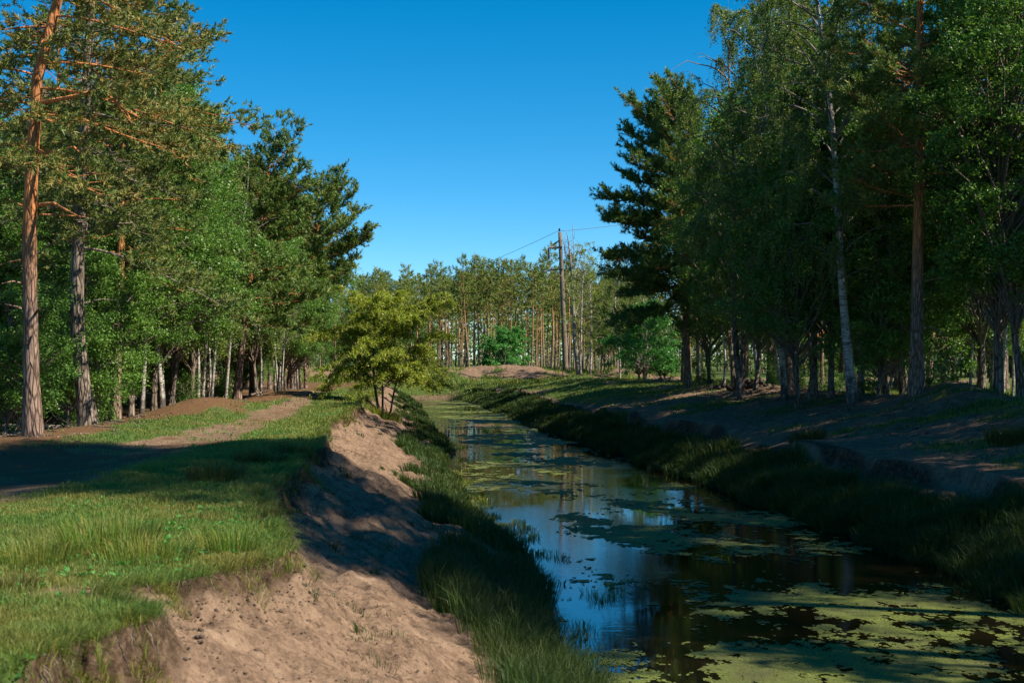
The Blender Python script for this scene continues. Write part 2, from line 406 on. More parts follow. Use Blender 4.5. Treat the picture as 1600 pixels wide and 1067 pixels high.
def water_material():
    m, nt, bs, out = mat('pond_water')
    co = N(nt, 'ShaderNodeNewGeometry').outputs['Position']
    c = ramp(nt, noise(nt, co, .5, 3), [(.35, (.004, .0025, .0015)), (.65, (.010, .0055, .0025))])
    nt.links.new(c, bs.inputs['Base Color']); bs.inputs['Roughness'].default_value = .02; bs.inputs['IOR'].default_value = 4.5
    w = noise(nt, scaled(nt, co, (3.0, 9.0, 1)), 1.0, 4, .55)
    calm = ramp(nt, noise(nt, scaled(nt, co, (.22, .12, 1)), 1.0, 2), [(.42, (.05, .05, .05)), (.62, (1, 1, 1))])
    bump(nt, bs, math_n(nt, 'MULTIPLY', w, calm), .16, .03)
    return m
M['water'] = water_material()

def duckweed_material():
    m, nt, bs, out = mat('duckweed')
    co = N(nt, 'ShaderNodeNewGeometry').outputs['Position']
    nf = noise(nt, co, 30, 4, .7); nb = noise(nt, co, .9, 4, .6)
    c = ramp(nt, nf, [(.3, (.045, .062, .014)), (.5, (.105, .135, .024)), (.62, (.155, .175, .034)), (.8, (.24, .23, .07))])
    c = mix(nt, ramp(nt, nb, [(.45, (0, 0, 0)), (.68, (.85, .85, .85))]), c, (.065, .070, .024))
    nt.links.new(c, bs.inputs['Base Color']); bs.inputs['Roughness'].default_value = .7; bs.inputs['Specular IOR Level'].default_value = .3
    bump(nt, bs, nf, .5, .01)
    return m
M['duckweed'] = duckweed_material()

def bark(name, low, high, z0, z1, dark, scale=(9, 9, 1.6), contrast=1.0):
    m, nt, bs, out = mat(name)
    co = N(nt, 'ShaderNodeTexCoord').outputs['Object']
    z = N(nt, 'ShaderNodeSeparateXYZ'); nt.links.new(co, z.inputs[0])
    n1 = noise(nt, scaled(nt, co, scale), 1.6, 6, .7); n2 = noise(nt, co, 1.2, 4, .6)
    vo = N(nt, 'ShaderNodeTexVoronoi', Scale=1.6, feature='DISTANCE_TO_EDGE'); nt.links.new(mix(nt, .25, scaled(nt, co, scale), N(nt, 'ShaderNodeTexNoise', Scale=4.0).outputs['Color']), vo.inputs['Vector'])
    crack = ramp(nt, vo.outputs['Distance'], [(.0, (0, 0, 0)), (.16, (1, 1, 1))])
    f = math_n(nt, 'ADD', math_n(nt, 'DIVIDE', math_n(nt, 'SUBTRACT', z.outputs[2], z0), z1 - z0), math_n(nt, 'MULTIPLY', math_n(nt, 'SUBTRACT', n2, .5), .9), True)
    c = mix(nt, f, low, high)
    c = mix(nt, ramp(nt, n1, [(.3, (.85, .85, .85)), (.6, (0, 0, 0))]), c, dark)
    cr = mix(nt, math_n(nt, 'SUBTRACT', 1.0, crack), c, dark)
    c = mix(nt, math_n(nt, 'SUBTRACT', 1.0, math_n(nt, 'MULTIPLY', f, .8)), c, cr)
    c = mix(nt, attr(nt, 'tag'), c, high)
    nt.links.new(c, bs.inputs['Base Color']); bs.inputs['Roughness'].default_value = .85; bs.inputs['Specular IOR Level'].default_value = .15
    bump(nt, bs, math_n(nt, 'ADD', n1, math_n(nt, 'MULTIPLY', crack, .8)), .8 * contrast, .05)
    return m
M['bark_pine'] = bark('pine_bark', (.34, .235, .185), (.60, .245, .09), 2.9, 5.0, (.08, .055, .04))
M['bark_far'] = bark('slender_pine_bark', (.36, .28, .21), (.52, .29, .14), 2.5, 6.5, (.13, .09, .06))
M['bark_grey'] = bark('grey_bark', (.31, .25, .21), (.24, .2, .16), 3.0, 9.0, (.05, .04, .03))
M['bark_dead'] = bark('dead_bark', (.42, .37, .31), (.46, .43, .38), 2.0, 6.0, (.13, .11, .09))
def birch_bark():
    m, nt, bs, out = mat('birch_bark')
    co = N(nt, 'ShaderNodeTexCoord').outputs['Object']
    n1 = noise(nt, scaled(nt, co, (3, 3, 14)), 1.0, 5, .65); n2 = noise(nt, scaled(nt, co, (4, 4, 2.2)), 1.0, 5, .7)
    z = N(nt, 'ShaderNodeSeparateXYZ'); nt.links.new(co, z.inputs[0])
    c = ramp(nt, n1, [(.36, (.05, .045, .04)), (.5, (.36, .34, .31)), (.8, (.54, .51, .47))])
    low = math_n(nt, 'SUBTRACT', 1.0, math_n(nt, 'DIVIDE', z.outputs[2], 1.6), True)
    d = ramp(nt, math_n(nt, 'ADD', n2, math_n(nt, 'MULTIPLY', low, .25)), [(.55, (0, 0, 0)), (.68, (1, 1, 1))])
    c = mix(nt, d, c, (.06, .05, .042))
    c = mix(nt, math_n(nt, 'MULTIPLY', attr(nt, 'tag'), .8), c, (.13, .10, .085))
    nt.links.new(c, bs.inputs['Base Color']); bs.inputs['Roughness'].default_value = .7
    bump(nt, bs, n1, .4, .02)
    return m
M['bark_birch'] = birch_bark()
def plain(name, col, rough=.7, metallic=0.0, nscale=20.0, var=.35):
    m, nt, bs, out = mat(name)
    co = N(nt, 'ShaderNodeTexCoord').outputs['Object']
    n = noise(nt, co, nscale, 5, .65)
    c = ramp(nt, n, [(.3, tuple(x * (1 - var) for x in col)), (.7, tuple(min(1, x * (1 + var)) for x in col))])
    nt.links.new(c, bs.inputs['Base Color']); bs.inputs['Roughness'].default_value = rough; bs.inputs['Metallic'].default_value = metallic
    bump(nt, bs, n, .3, .01)
    return m
M['pole'] = bark('weathered_pole', (.27, .225, .175), (.20, .165, .13), 1.0, 12.0, (.10, .08, .06), (14, 14, .7), .5)
M['steel'] = plain('galvanised_steel', (.10, .10, .105), .5, .7)
M['glass_ins'] = plain('dark_insulator', (.035, .03, .028), .25)
M['wire'] = plain('aluminium_wire', (.10, .11, .12), .5, .4)
M['clod'] = plain('humus_clod', (.075, .052, .037), .95, 0, 9.0, .5)

# ------------------------------------------------------------------ ground and water
def build_ground():
    ys = [-25, -12, -4, 1, 4, 6]
    y = 6.6
    while y < 150: ys.append(y); y *= 1.0035 if y < 22 else 1.0062
    while y < 3000: ys.append(y); y *= 1.06
    ys = np.array(ys)
    def seg(a, b, n): return np.linspace(a, b, n, endpoint=False)
    cols = [('T', v) for v in -np.geomspace(2500, 8, 34, endpoint=False)] + [('T', v) for v in seg(-8, -1.2, 60)] + [('T', v) for v in seg(-1.2, -.25, 22)] + [('T', v) for v in seg(-.25, .4, 60)]
    cols += [('M', v) for v in seg(0, 1, 84)] + [('L', v) for v in seg(0, 1.2, 8)] + [('R', v) for v in seg(-1.0, 0, 6)] + [('R', v) for v in seg(0, 4, 58)] + [('R', v) for v in seg(4, 13, 70)] + [('R', v) for v in np.geomspace(13, 2500, 40)]
    Y = ys[:, None]; t, l, r = xT(Y), xL(Y), xR(Y)
    X = np.empty((len(ys), len(cols)))
    for j, (k, v) in enumerate(cols):
        if k == 'T': X[:, j:j + 1] = t + v
        elif k == 'M': X[:, j:j + 1] = t + .4 + (l - t - .4) * v
        elif k == 'L': X[:, j:j + 1] = np.minimum(l + v, l + (r - l) * .45 * v / 1.2)
        else: X[:, j:j + 1] = r + v
    X = np.maximum.accumulate(X, axis=1)
    Yg = np.broadcast_to(Y, X.shape)
    Z = H(X, Yg)
    g, s, li, da = ground_masks(X, Yg)
    n, k = X.shape
    i = np.arange(n - 1)[:, None] * k; j = np.arange(k - 1)[None]
    q = np.stack([i + j, i + j + 1, i + k + j + 1, i + k + j], -1).reshape(-1, 4)
    me = mesh_np('ground', np.stack([X, Yg, Z], -1).reshape(-1, 3), [q], dict(grass=g.ravel(), soil=s.ravel(), litter=li.ravel(), damp=da.ravel()), True)
    link('ground', me, M['ground'], kind='structure')
build_ground()

def build_water():
    ys = np.concatenate([np.linspace(-20, 6, 14), np.geomspace(6.5, 124, 160)])
    a = np.stack([_xL(ys) - .9, ys, np.zeros_like(ys)], 1); b = np.stack([_xR(ys) + .9, ys, np.zeros_like(ys)], 1)
    k = len(ys); v = np.concatenate([a, b]); i = np.arange(k - 1)
    me = mesh_np('water', v, [np.stack([i, k + i, k + i + 1, i + 1], 1)], None, True)
    link('water', me, M['water'], kind='structure')
build_water()

def weed_mask(x, y):
    """true where duckweed floats"""
    l, r = _xL(y), _xR(y); q = (x - l) / (r - l)
    n = fbm(x / 1.5 + 3, y / 2.6, 111, 5); f = fbm(x / .22, y / .35, 113, 4); ff = vnoise(x / .05, y / .07, 117)
    cov = np.interp(y, [8, 13, 16, 19.5, 21, 22.5, 25, 28, 31, 34, 40, 48, 56, 66, 80, 100, 118], [.62, .76, .80, .66, .25, .42, .15, .6, .68, .35, .3, .45, .75, .45, .42, .55, .95])
    side = np.where(y < 36, smooth(q, .10, .42) , smooth(q, -.1, .15 + .4 * smooth(y, 60, 70)))
    bare = np.where((y > 44) & (y < 58), 1, 1)
    base = .56 - cov * .78 * side * bare
    base = base + np.where(q > .93, .1, 0)
    # brown open lanes between the mats
    lace = vnoise(x / .025, y / .035, 119)
    fr = np.abs(n + .5 * f - base)
    return (n + .5 * f + rng.normal(0, .055, np.shape(n)) + .10 * vnoise(x / .14, y / .11, 123) + .16 * ff + .10 * lace - .9 * np.maximum(0, vnoise(x / .28 + 9, y / .3, 121) - .62)) > base
def build_weed():
    vs, fs, n = [], [], 0
    y = 12.0
    while y < 119:
        dy = .0021 * y * max(1.0, y / 40.0); dx = .0013 * y
        l, r = float(xL(y)) + .02, float(xR(y)) - .02
        xs = np.arange(l, r, dx); xs = xs + rng.uniform(-.3, .3, len(xs)) * dx
        keep = weed_mask(xs, np.full(len(xs), y))
        x = xs[keep]; k = len(x)
        if k:
            z = .006 + .004 * rng.random(k)
            jy = rng.uniform(-.3, .3, k) * dy
            h = dx * .68; hy = dy * .75
            p = np.stack([np.stack([x - h, y + jy - hy, z], 1), np.stack([x + h, y + jy - hy, z], 1), np.stack([x + h, y + jy + hy, z], 1), np.stack([x - h, y + jy + hy, z], 1)], 1)
            p[:, :, 0] += rng.uniform(-.4, .4, (k, 4)) * dx; p[:, :, 1] += rng.uniform(-.4, .4, (k, 4)) * dy
            vs.append(p.reshape(-1, 3)); fs.append(np.arange(4 * k).reshape(-1, 4) + n); n += 4 * k
        y += dy
    link('duckweed', mesh_np('duckweed', np.concatenate(vs), [np.concatenate(fs)]), M['duckweed'], kind='stuff')
build_weed()

# ------------------------------------------------------------------ grass
def grass_obj(name, P, h, w, lean, m, hgt=None, chunk=None):
    v, q, t, r, hh = blade_arrays(P, h, w, lean)
    me = mesh_np(name, v, [q, t], dict(rnd=r, hgt=hh))
    return me
def scatter_y(n, y0, y1, p=2.0):
    """distances thinning with y**-p"""
    u = rng.random(n); e = 1 - p
    return (y0 ** e + u * (y1 ** e - y0 ** e)) ** (1 / e)

def lawn():
    n = 620000
    y = scatter_y(n, 7.0, 118, 1.9)
    lo = np.minimum(-.42 * y, -6.5)
    x = lo + rng.random(n) * (xT(y) + .06 - lo)
    g = ground_masks(x, y)[0]
    k = rng.random(n) < g ** 1.3 * (.55 + .45 * smooth(fbm(x / .8, y / .8, 131, 3), -.4, .3))
    x, y = x[k], y[k]
    P = np.stack([x, y, H(x, y) - .005], 1); m = len(P)
    tall = 1 + .8 * smooth(fbm(x / 1.1, y / 1.3, 133, 3), .05, .5) + .6 * smooth(fbm(x / .33, y / .4, 135, 2), .12, .5) + .6 * smooth(x - xT(y), -.6, 0)
    h = rng.uniform(.02, .052, m) * tall * (1 + .012 * np.minimum(y, 60)); w = np.maximum(.0042, .00040 * y) * rng.uniform(.7, 1.3, m)
    lean = rng.normal(0, .38, (m, 2)); lean[:, 0] += .3 * smooth(x - xT(y), -.25, 0)
    link('lawn_grass', grass_obj('lawn_grass', P, h, w, lean, None), M['lawn'], kind='stuff')
lawn()

def fringe():
    n = 13000
    y = scatter_y(n, 7.2, 75, 1.6); x = xT(y) + rng.normal(-.03, .06, n)
    k = (fbm(y / .5, x * 0, 151, 3) > -.25); x, y = x[k], y[k]; m = len(x)
    P = np.stack([x, y, H(x - .04, y) + .0], 1)
    h = rng.uniform(.06, .17, m) * (1 + .01 * y); w = np.maximum(.004, .0004 * y) * rng.uniform(.6, 1.2, m)
    lean = np.stack([rng.uniform(.3, 1.5, m), rng.normal(0, .5, m)], 1)
    link('turf_fringe', grass_obj('turf_fringe', P, h, w, lean, None), M['lawn'], kind='stuff')
fringe()

def weeds():
    n = 900
    y = scatter_y(n, 7.5, 40, 1.8); x = xT(y) - np.abs(rng.normal(0, 1.6, n)) - .02
    k = 7; a = rng.uniform(0, 6.28, (n, k)); L = rng.uniform(.02, .055, (n, 1)) * (1 + .012 * y[:, None]); c = np.stack([x, y, H(x, y) + .012], 1)[:, None]
    d = np.stack([np.cos(a), np.sin(a), rng.uniform(.2, 1.0, (n, k))], -1); d = unit(d); sd_ = np.stack([-np.sin(a), np.cos(a), np.zeros((n, k))], -1)
    Lq = L[..., None]
    v = np.stack([c + d * Lq * .15, c + d * Lq * .6 + sd_ * Lq * .28, c + d * Lq * 1.1, c + d * Lq * .6 - sd_ * Lq * .28], 2).reshape(-1, 3)
    link('ground_weeds', mesh_np('ground_weeds', v, [np.arange(len(v)).reshape(-1, 4)], dict(rnd=np.repeat(rng.random(n * k), 4))), M['leaf_fresh'], kind='stuff')
weeds()
def roots():
    T = Tubes()
    for i in range(260):
        y = float(scatter_y(1, 7.4, 45, 1.5)[0]); x = float(xT(y)) + rng.uniform(-.02, .06); l = rng.uniform(.08, .32); s = np.linspace(0, 1, 5)
        qx = x + (rng.uniform(.05, .5) * l) * s + np.cumsum(rng.normal(0, .010, 5)); qy = y + rng.normal(0, .25) * l * s + np.cumsum(rng.normal(0, .012, 5))
        z0 = float(H(x - .05, y)) - .03; qz = np.maximum(z0 - l * s ** 1.3, H(qx, qy) + .008)
        T.add(np.stack([qx, qy, qz], 1), np.array([.0032, .0028, .0022, .0016, .001]) * (1 + .03 * y), 3, cap=False)
    link('hanging_roots', T.mesh('hanging_roots'), M['bark_grey'], kind='stuff')
roots()

def tufts(cx, cy, per, rad, hgt, wmul, reach, sink=.01):
    """clumps of arching blades round each centre"""
    n = len(cx); k = per
    a = rng.uniform(0, 2 * np.pi, n * k); rr = np.sqrt(rng.random(n * k)) * np.repeat(rad, k)
    x = np.repeat(cx, k) + np.cos(a) * rr; y = np.repeat(cy, k) + np.sin(a) * rr
    P = np.stack([x, y, np.maximum(H(x, y), -.05) - sink], 1)
    h = np.repeat(hgt, k) * rng.uniform(.55, 1.1, n * k)
    o = (rr / np.repeat(rad, k))[:, None] * np.stack([np.cos(a), np.sin(a)], 1)
    lean = o * reach * rng.uniform(.5, 1.2, (n * k, 1)) + rng.normal(0, .16, (n * k, 2))
    w = np.maximum(.005, .00045 * y) * wmul * rng.uniform(.7, 1.3, n * k)
    return P, h, w, lean

def edge_tufts():
    n = 420
    y = scatter_y(n, 7.3, 70, 1.5); x = xT(y) + rng.normal(.03, .12, n)
    k = fbm(y / .9, x * 0 + 4, 161, 3) > -.05; x, y = x[k], y[k]; m = len(x)
    P, h, w, lean = tufts(x, y, 34, rng.uniform(.04, .13, m), rng.uniform(.05, .16, m) * (1 + .006 * y), .9, 1.1)
    lean[:, 0] += .35
    link('edge_tufts', grass_obj('edge_tufts', P, h, w, lean, None), M['tussock'], kind='stuff')
    # sparse sprouts on the bare slope
    n = 170
    y = scatter_y(n, 10, 60, 1.4); t, l = xT(y), xL(y); x = t + (l - t) * rng.uniform(.12, .8, n)
    k = fbm(x / 1.3, y / 1.8, 163, 3) > .02; x, y = x[k], y[k]; m = len(x)
    P, h, w, lean = tufts(x, y, 26, rng.uniform(.04, .16, m), rng.uniform(.05, .15, m) * (1 + .01 * y), .9, 1.1)
    link('slope_sprouts', grass_obj('slope_sprouts', P, h, w, lean, None), M['sedge'], kind='stuff')
edge_tufts()

def bank_grass():
    # near bank: sedge along the water
    n = 1250
    y = scatter_y(n, 10.5, 116, 1.35)
    l, t = xL(y), xT(y)
    wid = np.interp(y, [10, 14, 20, 26, 34, 45, 60, 75, 100], [1.1, 1.3, 1.55, 1.6, 1.5, 1.5, 1.7, 1.7, 2.2])
    x = l + np.interp(y, [16, 26], [.12, -.12]) - rng.random(n) ** 1.1 * wid
    nz = fbm(x / 1.0, y / 2.0, 141, 3)
    k = nz > -.42 + .5 * smooth(l - x, wid * .45, wid)
    x, y = x[k], y[k]; m = len(x)
    hgt = rng.uniform(.28, .60, m) * (1 - .35 * smooth(y, 20, 30)); rad = rng.uniform(.10, .26, m)
    P, h, w, lean = tufts(x, y, 70, rad, hgt, 1.0, .75)
    lean[:, 0] += .10 * (P[:, 1] < 20)
    link('bank_sedge', grass_obj('bank_sedge', P, h, w, lean, None), M['sedge'], kind='stuff')
    # opposite bank
    n = 2300
    y = scatter_y(n, 14, 120, 1.25)
    r = xR(y)
    x = r - .15 + rng.random(n) * np.interp(y, [14, 30, 60, 90], [2.3, 2.1, 2.0, 2.6])
    nz = fbm(x / 1.2, y / 2.2, 143, 3); k = nz > -.45
    x, y = x[k], y[k]; m = len(x)
    hgt = rng.uniform(.25, .62, m) * (1 + .25 * vnoise(x / .9, y / 1.1, 144)) * (1 - .2 * smooth(y, 50, 90)); rad = rng.uniform(.14, .34, m)
    P, h, w, lean = tufts(x, y, 64, rad, hgt, 1.05, .8)
    lean[:, 0] -= .15
    link('far_bank_sedge', grass_obj('far_bank_sedge', P, h, w, lean, None), M['sedge'], kind='stuff')
    # sprigs standing in the shallows
    n = 420
    y = scatter_y(n, 15, 60, 1.4); l = xL(y)
    x = l - .05 + rng.random(n) ** 2 * .7 * (1 + .8 * np.exp(-((y - 21.5) / 1.5) ** 2))
    sel = fbm(x / .8, y / 1.2, 145, 2) > .05
    x, y = x[sel], y[sel]; m = len(x)
    P, h, w, lean = tufts(x, y, 22, np.full(m, .14), rng.uniform(.06, .17, m), .8, 1.1, 0)
    P[:, 2] = 0
    link('shallow_sedge', grass_obj('shallow_sedge', P, h, w, lean, None), M['tussock'], kind='stuff')
    # thin grass on the open ground of the other bank and below the trees
    n = 260000
    y = scatter_y(n, 26, 135, 1.5); e = rng.uniform(3, 26, n); x = xR(y) + e
    g = ground_masks(x, y)[0]
    k = rng.random(n) < g * .8
    x, y = x[k], y[k]; m = len(x)
    P = np.stack([x, y, H(x, y) - .005], 1)
    h = rng.uniform(.06, .16, m) * (1 + .9 * smooth(x - xR(y), 9, 13)); w = .00042 * y * rng.uniform(.7, 1.3, m)
    link('wood_edge_grass', grass_obj('wood_edge_grass', P, h, w, rng.normal(0, .35, (m, 2)), None), M['lawn'], kind='stuff')
    # far ridge
    n = 60000
    y = rng.uniform(116, 150, n); x = rng.uniform(-34, 16, n)
    g = ground_masks(x, y)[0]; k = rng.random(n) < g
    x, y = x[k], y[k]; m = len(x)
    P = np.stack([x, y, H(x, y) - .005], 1)
    h = rng.uniform(.10, .32, m) * (1 + .8 * (vnoise(x / 1.5, y / 1.5, 147) > .2)); w = np.full(m, .05) * rng.uniform(.7, 1.3, m)
    link('ridge_grass', grass_obj('ridge_grass', P, h, w, rng.normal(0, .35, (m, 2)), None), M['tussock'], kind='stuff')
bank_grass()

def tussock(x, y, rad, hgt, per, m, label, group=None):
    P, h, w, lean = tufts(np.array([x]), np.array([y]), int(per * 1.5), np.array([rad]), np.array([hgt * 1.0]), .85, .9)
    o = np.array([x, y, float(H(x, y))])
    me = grass_obj('grass_tussock', P - o, h, w, lean, None)
    ob = link('grass_tussock', me, M[m]); ob.location = o
    ob['label'] = label; ob['category'] = 'grass tussock'
    if group: ob['group'] = group
TS = [(-3.55, 12.6, .42, .46, 420, 'tussock', 'tall bright green tussock standing in the sunlit grass, its blades highest'),
      (-3.9, 11.7, .34, .32, 320, 'tussock', 'low spreading yellow-green tussock in front of the tallest one'),
      (-3.05, 11.9, .42, .30, 360, 'tussock', 'straw-coloured tussock between the tall green one and the bank edge'),
      (-2.5, 12.6, .26, .34, 260, 'tussock', 'spiky straw-tipped tussock at the very lip of the bank above the bare earth'),
      (-4.15, 10.3, .2, .24, 170, 'tussock', 'small green tussock beside the bare sandy hollow'),
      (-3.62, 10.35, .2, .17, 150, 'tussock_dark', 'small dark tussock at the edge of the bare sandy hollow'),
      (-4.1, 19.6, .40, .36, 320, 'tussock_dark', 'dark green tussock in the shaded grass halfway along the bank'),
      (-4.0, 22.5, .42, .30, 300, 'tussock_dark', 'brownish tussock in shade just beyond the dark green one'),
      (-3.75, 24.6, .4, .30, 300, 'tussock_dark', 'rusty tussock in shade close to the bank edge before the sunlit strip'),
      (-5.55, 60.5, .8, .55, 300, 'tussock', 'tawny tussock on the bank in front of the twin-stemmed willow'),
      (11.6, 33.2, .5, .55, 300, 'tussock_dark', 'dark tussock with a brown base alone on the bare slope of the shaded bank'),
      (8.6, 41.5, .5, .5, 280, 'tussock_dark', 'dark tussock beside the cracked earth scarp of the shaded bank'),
      (7.3, 19.6, .35, .45, 300, 'tussock', 'bright sedge clump leaning over the water beside the duckweed')]
for a in TS: tussock(*a)

def clods():
    n = 3200
    y = scatter_y(n, 9.5, 60, 1.7); t, l = xT(y), xL(y)
    x = t + .2 + np.where(np.arange(n) < 1000, np.abs(rng.normal(0, .22, n)), rng.random(n) * (l - t - .8))
    s = np.exp(rng.normal(math.log(.0058), .38, n)) * (1 + .03 * y) * np.where(np.arange(n) < 1000, 1.25, .8)
    ico = []
    ph = (1 + 5 ** .5) / 2
    V = np.array([(-1, ph, 0), (1, ph, 0), (-1, -ph, 0), (1, -ph, 0), (0, -1, ph), (0, 1, ph), (0, -1, -ph), (0, 1, -ph), (ph, 0, -1), (ph, 0, 1), (-ph, 0, -1), (-ph, 0, 1)]) / 1.9
    Fc = np.array([(0, 11, 5), (0, 5, 1), (0, 1, 7), (0, 7, 10), (0, 10, 11), (1, 5, 9), (5, 11, 4), (11, 10, 2), (10, 7, 6), (7, 1, 8), (3, 9, 4), (3, 4, 2), (3, 2, 6), (3, 6, 8), (3, 8, 9), (4, 9, 5), (2, 4, 11), (6, 2, 10), (8, 6, 7), (9, 8, 1)])
    v = V[None] * rng.uniform(.6, 1.3, (n, 12, 1)) * s[:, None, None] * np.array([1.2, 1.2, .75]) + np.stack([x, y, H(x, y) + s * .25], 1)[:, None]
    f = Fc[None] + np.arange(n)[:, None, None] * 12
    link('soil_crumbs', mesh_np('soil_crumbs', v.reshape(-1, 3), [f.reshape(-1, 3)]), M['clod'], kind='stuff')
clods()
def twigs():
    T = Tubes(); n = 900
    for i in range(n):
        if i % 3: y = float(scatter_y(1, 30, 85, 1.4)[0]); x = float(_xR(y)) + rng.uniform(4, 14)
        else: y = float(scatter_y(1, 18, 75, 1.4)[0]); x = -rng.uniform(9.0, 13.5)
        l = rng.uniform(.1, .6); a = rng.uniform(0, 6.28); s = np.linspace(-.5, .5, 4)
        px_, py_ = x + np.cos(a) * l * s + rng.normal(0, .02, 4), y + np.sin(a) * l * s + rng.normal(0, .02, 4)
        T.add(np.stack([px_, py_, H(px_, py_) + .012 + rng.uniform(0, .02)], 1), np.array([.006, .010, .008, .004]) * (1 + .02 * y), 3, cap=False)
    link('twig_litter', T.mesh('twig_litter'), M['bark_grey'], kind='stuff')
twigs()

# ------------------------------------------------------------------ trees
def wobble(n, amp, seed):
    t = np.linspace(0, 1, n)
    r = np.random.default_rng(seed)
    return sum(amp / (k + 1) * np.sin(t * (k + 1) * 3.1 + r.uniform(0, 6.28)) for k in range(3))

def trunk_path(Ht, lean=(0, 0), bend=None, wob=.1, seed=1, n=18):
    z = np.linspace(0, 1, n)
    x = lean[0] * z + wobble(n, wob, seed); y = lean[1] * z + wobble(n, wob, seed + 50)
    x -= x[0]; y -= y[0]
    if bend: x = x + np.interp(z * Ht, [b[0] for b in bend], [b[1] for b in bend])
    return np.stack([x, y, z * Ht], 1)

def on_path(p, z): return np.array([np.interp(z, p[:, 2], p[:, 0]), np.interp(z, p[:, 2], p[:, 1]), z])

def flare(z, r0, Ht, top=.12):
    return r0 * ((1 - z / Ht) ** .75 * (1 - top) + top * (1 - z / Ht)) * (1 + .38 * np.exp(-z / .25))

def pine_mesh(seed, Ht=20, r0=.22, cb=9, nb=46, reach=lambda az, t: 3.0 * (1 - t) + .8, lean=(0, 0), bend=None, wob=.12,
              kn=14, shoot_gap=.15, nl=.13, nw=.016, branchlet_gap=.28, stubs=6, mat_n='needles', droop=.25, extra=None, old=0, azs=None):
    global rng
    rng = np.random.default_rng(seed)
    T = Tubes(); p = trunk_path(Ht, lean, bend, wob, seed)
    zz = p[:, 2].copy()
    T.add(np.concatenate([p[:1] - [0, 0, .4], p]), np.concatenate([[r0 * 1.6], flare(zz, r0, Ht)]), 12, lump=.05)
    SP, SD = [], []
    for i in range(nb):
        t = (i + rng.random()) / nb
        z = cb + (Ht - cb) * (t ** .92) * .985
        az = (azs(i, t) if azs else i * 2.39996 + rng.normal(0, .35))
        L = reach(az, t) * rng.uniform(.72, 1.12)
        if L < .3: continue
        b0 = on_path(p, z); dirh = np.array([math.cos(az), math.sin(az), 0])
        el = np.interp(t, [0, .5, .85, 1], [.02, .25, .7, 1.2]) + rng.normal(0, .12)
        k = 8; s = np.linspace(0, 1, k)
        side = np.array([-dirh[1], dirh[0], 0]); wv = np.cumsum(rng.normal(0, .05, k)) * L
        rise = np.sin(el) * s - droop * (1 - t * .8) * s ** 2 + .18 * s ** 3
        bp = b0 + dirh * (np.cos(el) * s * L)[:, None] + side * wv[:, None] * s[:, None] + np.array([0, 0, 1.0]) * (rise * L)[:, None]
        br = np.interp(t, [0, 1], [.24, .35]) * np.interp(z, zz, flare(zz, r0, Ht))
        br = min(br, .0115 * L + .010)
        T.add(bp, np.linspace(br, .007, k), 5, cap=False, tag=.35)
        # side branchlets in a flat spray
        nbl = max(3, int(L * .80 / branchlet_gap))
        for j in range(nbl):
            sj = .22 + .78 * (j + rng.random()) / nbl
            o = np.array([np.interp(sj, s, bp[:, c]) for c in range(3)])
            fw = unit(np.array([np.interp(min(sj + .1, 1), s, bp[:, c]) - np.interp(sj - .1, s, bp[:, c]) for c in range(3)]))
            sg = 1 if j % 2 else -1
            ang = sg * rng.uniform(.5, 1.25)
            sd_ = np.cross(np.array([0, 0, 1.0]), fw); sd_ = unit(sd_)
            dr = unit(fw * math.cos(ang) + sd_ * math.sin(ang) + np.array([0, 0, rng.uniform(-.12, .42)]))
            l = L * rng.uniform(.18, .42) * (1.15 - .6 * sj) + .18
            m = 4; ss = np.linspace(0, 1, m)
            q = o + dr * (ss * l)[:, None] + np.array([0, 0, 1.0]) * (.16 * l * ss ** 2 * rng.uniform(-.6, 1.3))[:, None]
            T.add(q, np.linspace(.012, .005, m), 3, cap=False, tag=.35)
            ns = max(2, int(l / shoot_gap))
            f = .3 + .75 * (np.arange(ns) + rng.random(ns)) / ns; f = np.minimum(f, 1)
            pos = np.stack([np.interp(f, ss, q[:, c]) for c in range(3)], 1) + rng.normal(0, .05, (ns, 3))
            dd = unit(dr + rng.normal(0, .45, (ns, 3)) + np.array([0, 0, .35]))
            SP.append(pos); SD.append(dd)
        ns = 4
        SP.append(np.repeat(bp[-1:], ns, 0) + rng.normal(0, .06, (ns, 3))); SD.append(unit(np.repeat(unit(bp[-1] - bp[-2])[None], ns, 0) + rng.normal(0, .35, (ns, 3)) + [0, 0, .3]))
    for i in range(stubs):   # dead, bare boughs below the crown
        z = rng.uniform(max(2.0, cb * .35), cb + .8); az = rng.uniform(0, 6.28); L = rng.uniform(.3, 1.4)
        b0 = on_path(p, z); d = np.array([math.cos(az), math.sin(az), rng.uniform(-.1, .4)])
        s = np.linspace(0, 1, 6)[:, None]
        q = b0 + d * s * L + np.cumsum(rng.normal(0, .03, (6, 3)), 0) * L * s; q[:, 2] -= (.25 * L * s[:, 0] ** 2)
        T.add(q, np.linspace(.028, .006, 6), 5, cap=False, tag=.1)
    for e in (extra or []): T.add(e[0], e[1], 6, cap=False, tag=e[2])
    P = np.concatenate(SP); D = np.concatenate(SD)
    v, f, r = needle_arrays(P, D, kn, nl, nw, shoot=nl * 1.5)
    return T.mesh('trunk'), mesh_np('crown', v, [f], dict(rnd=r)), M[mat_n]

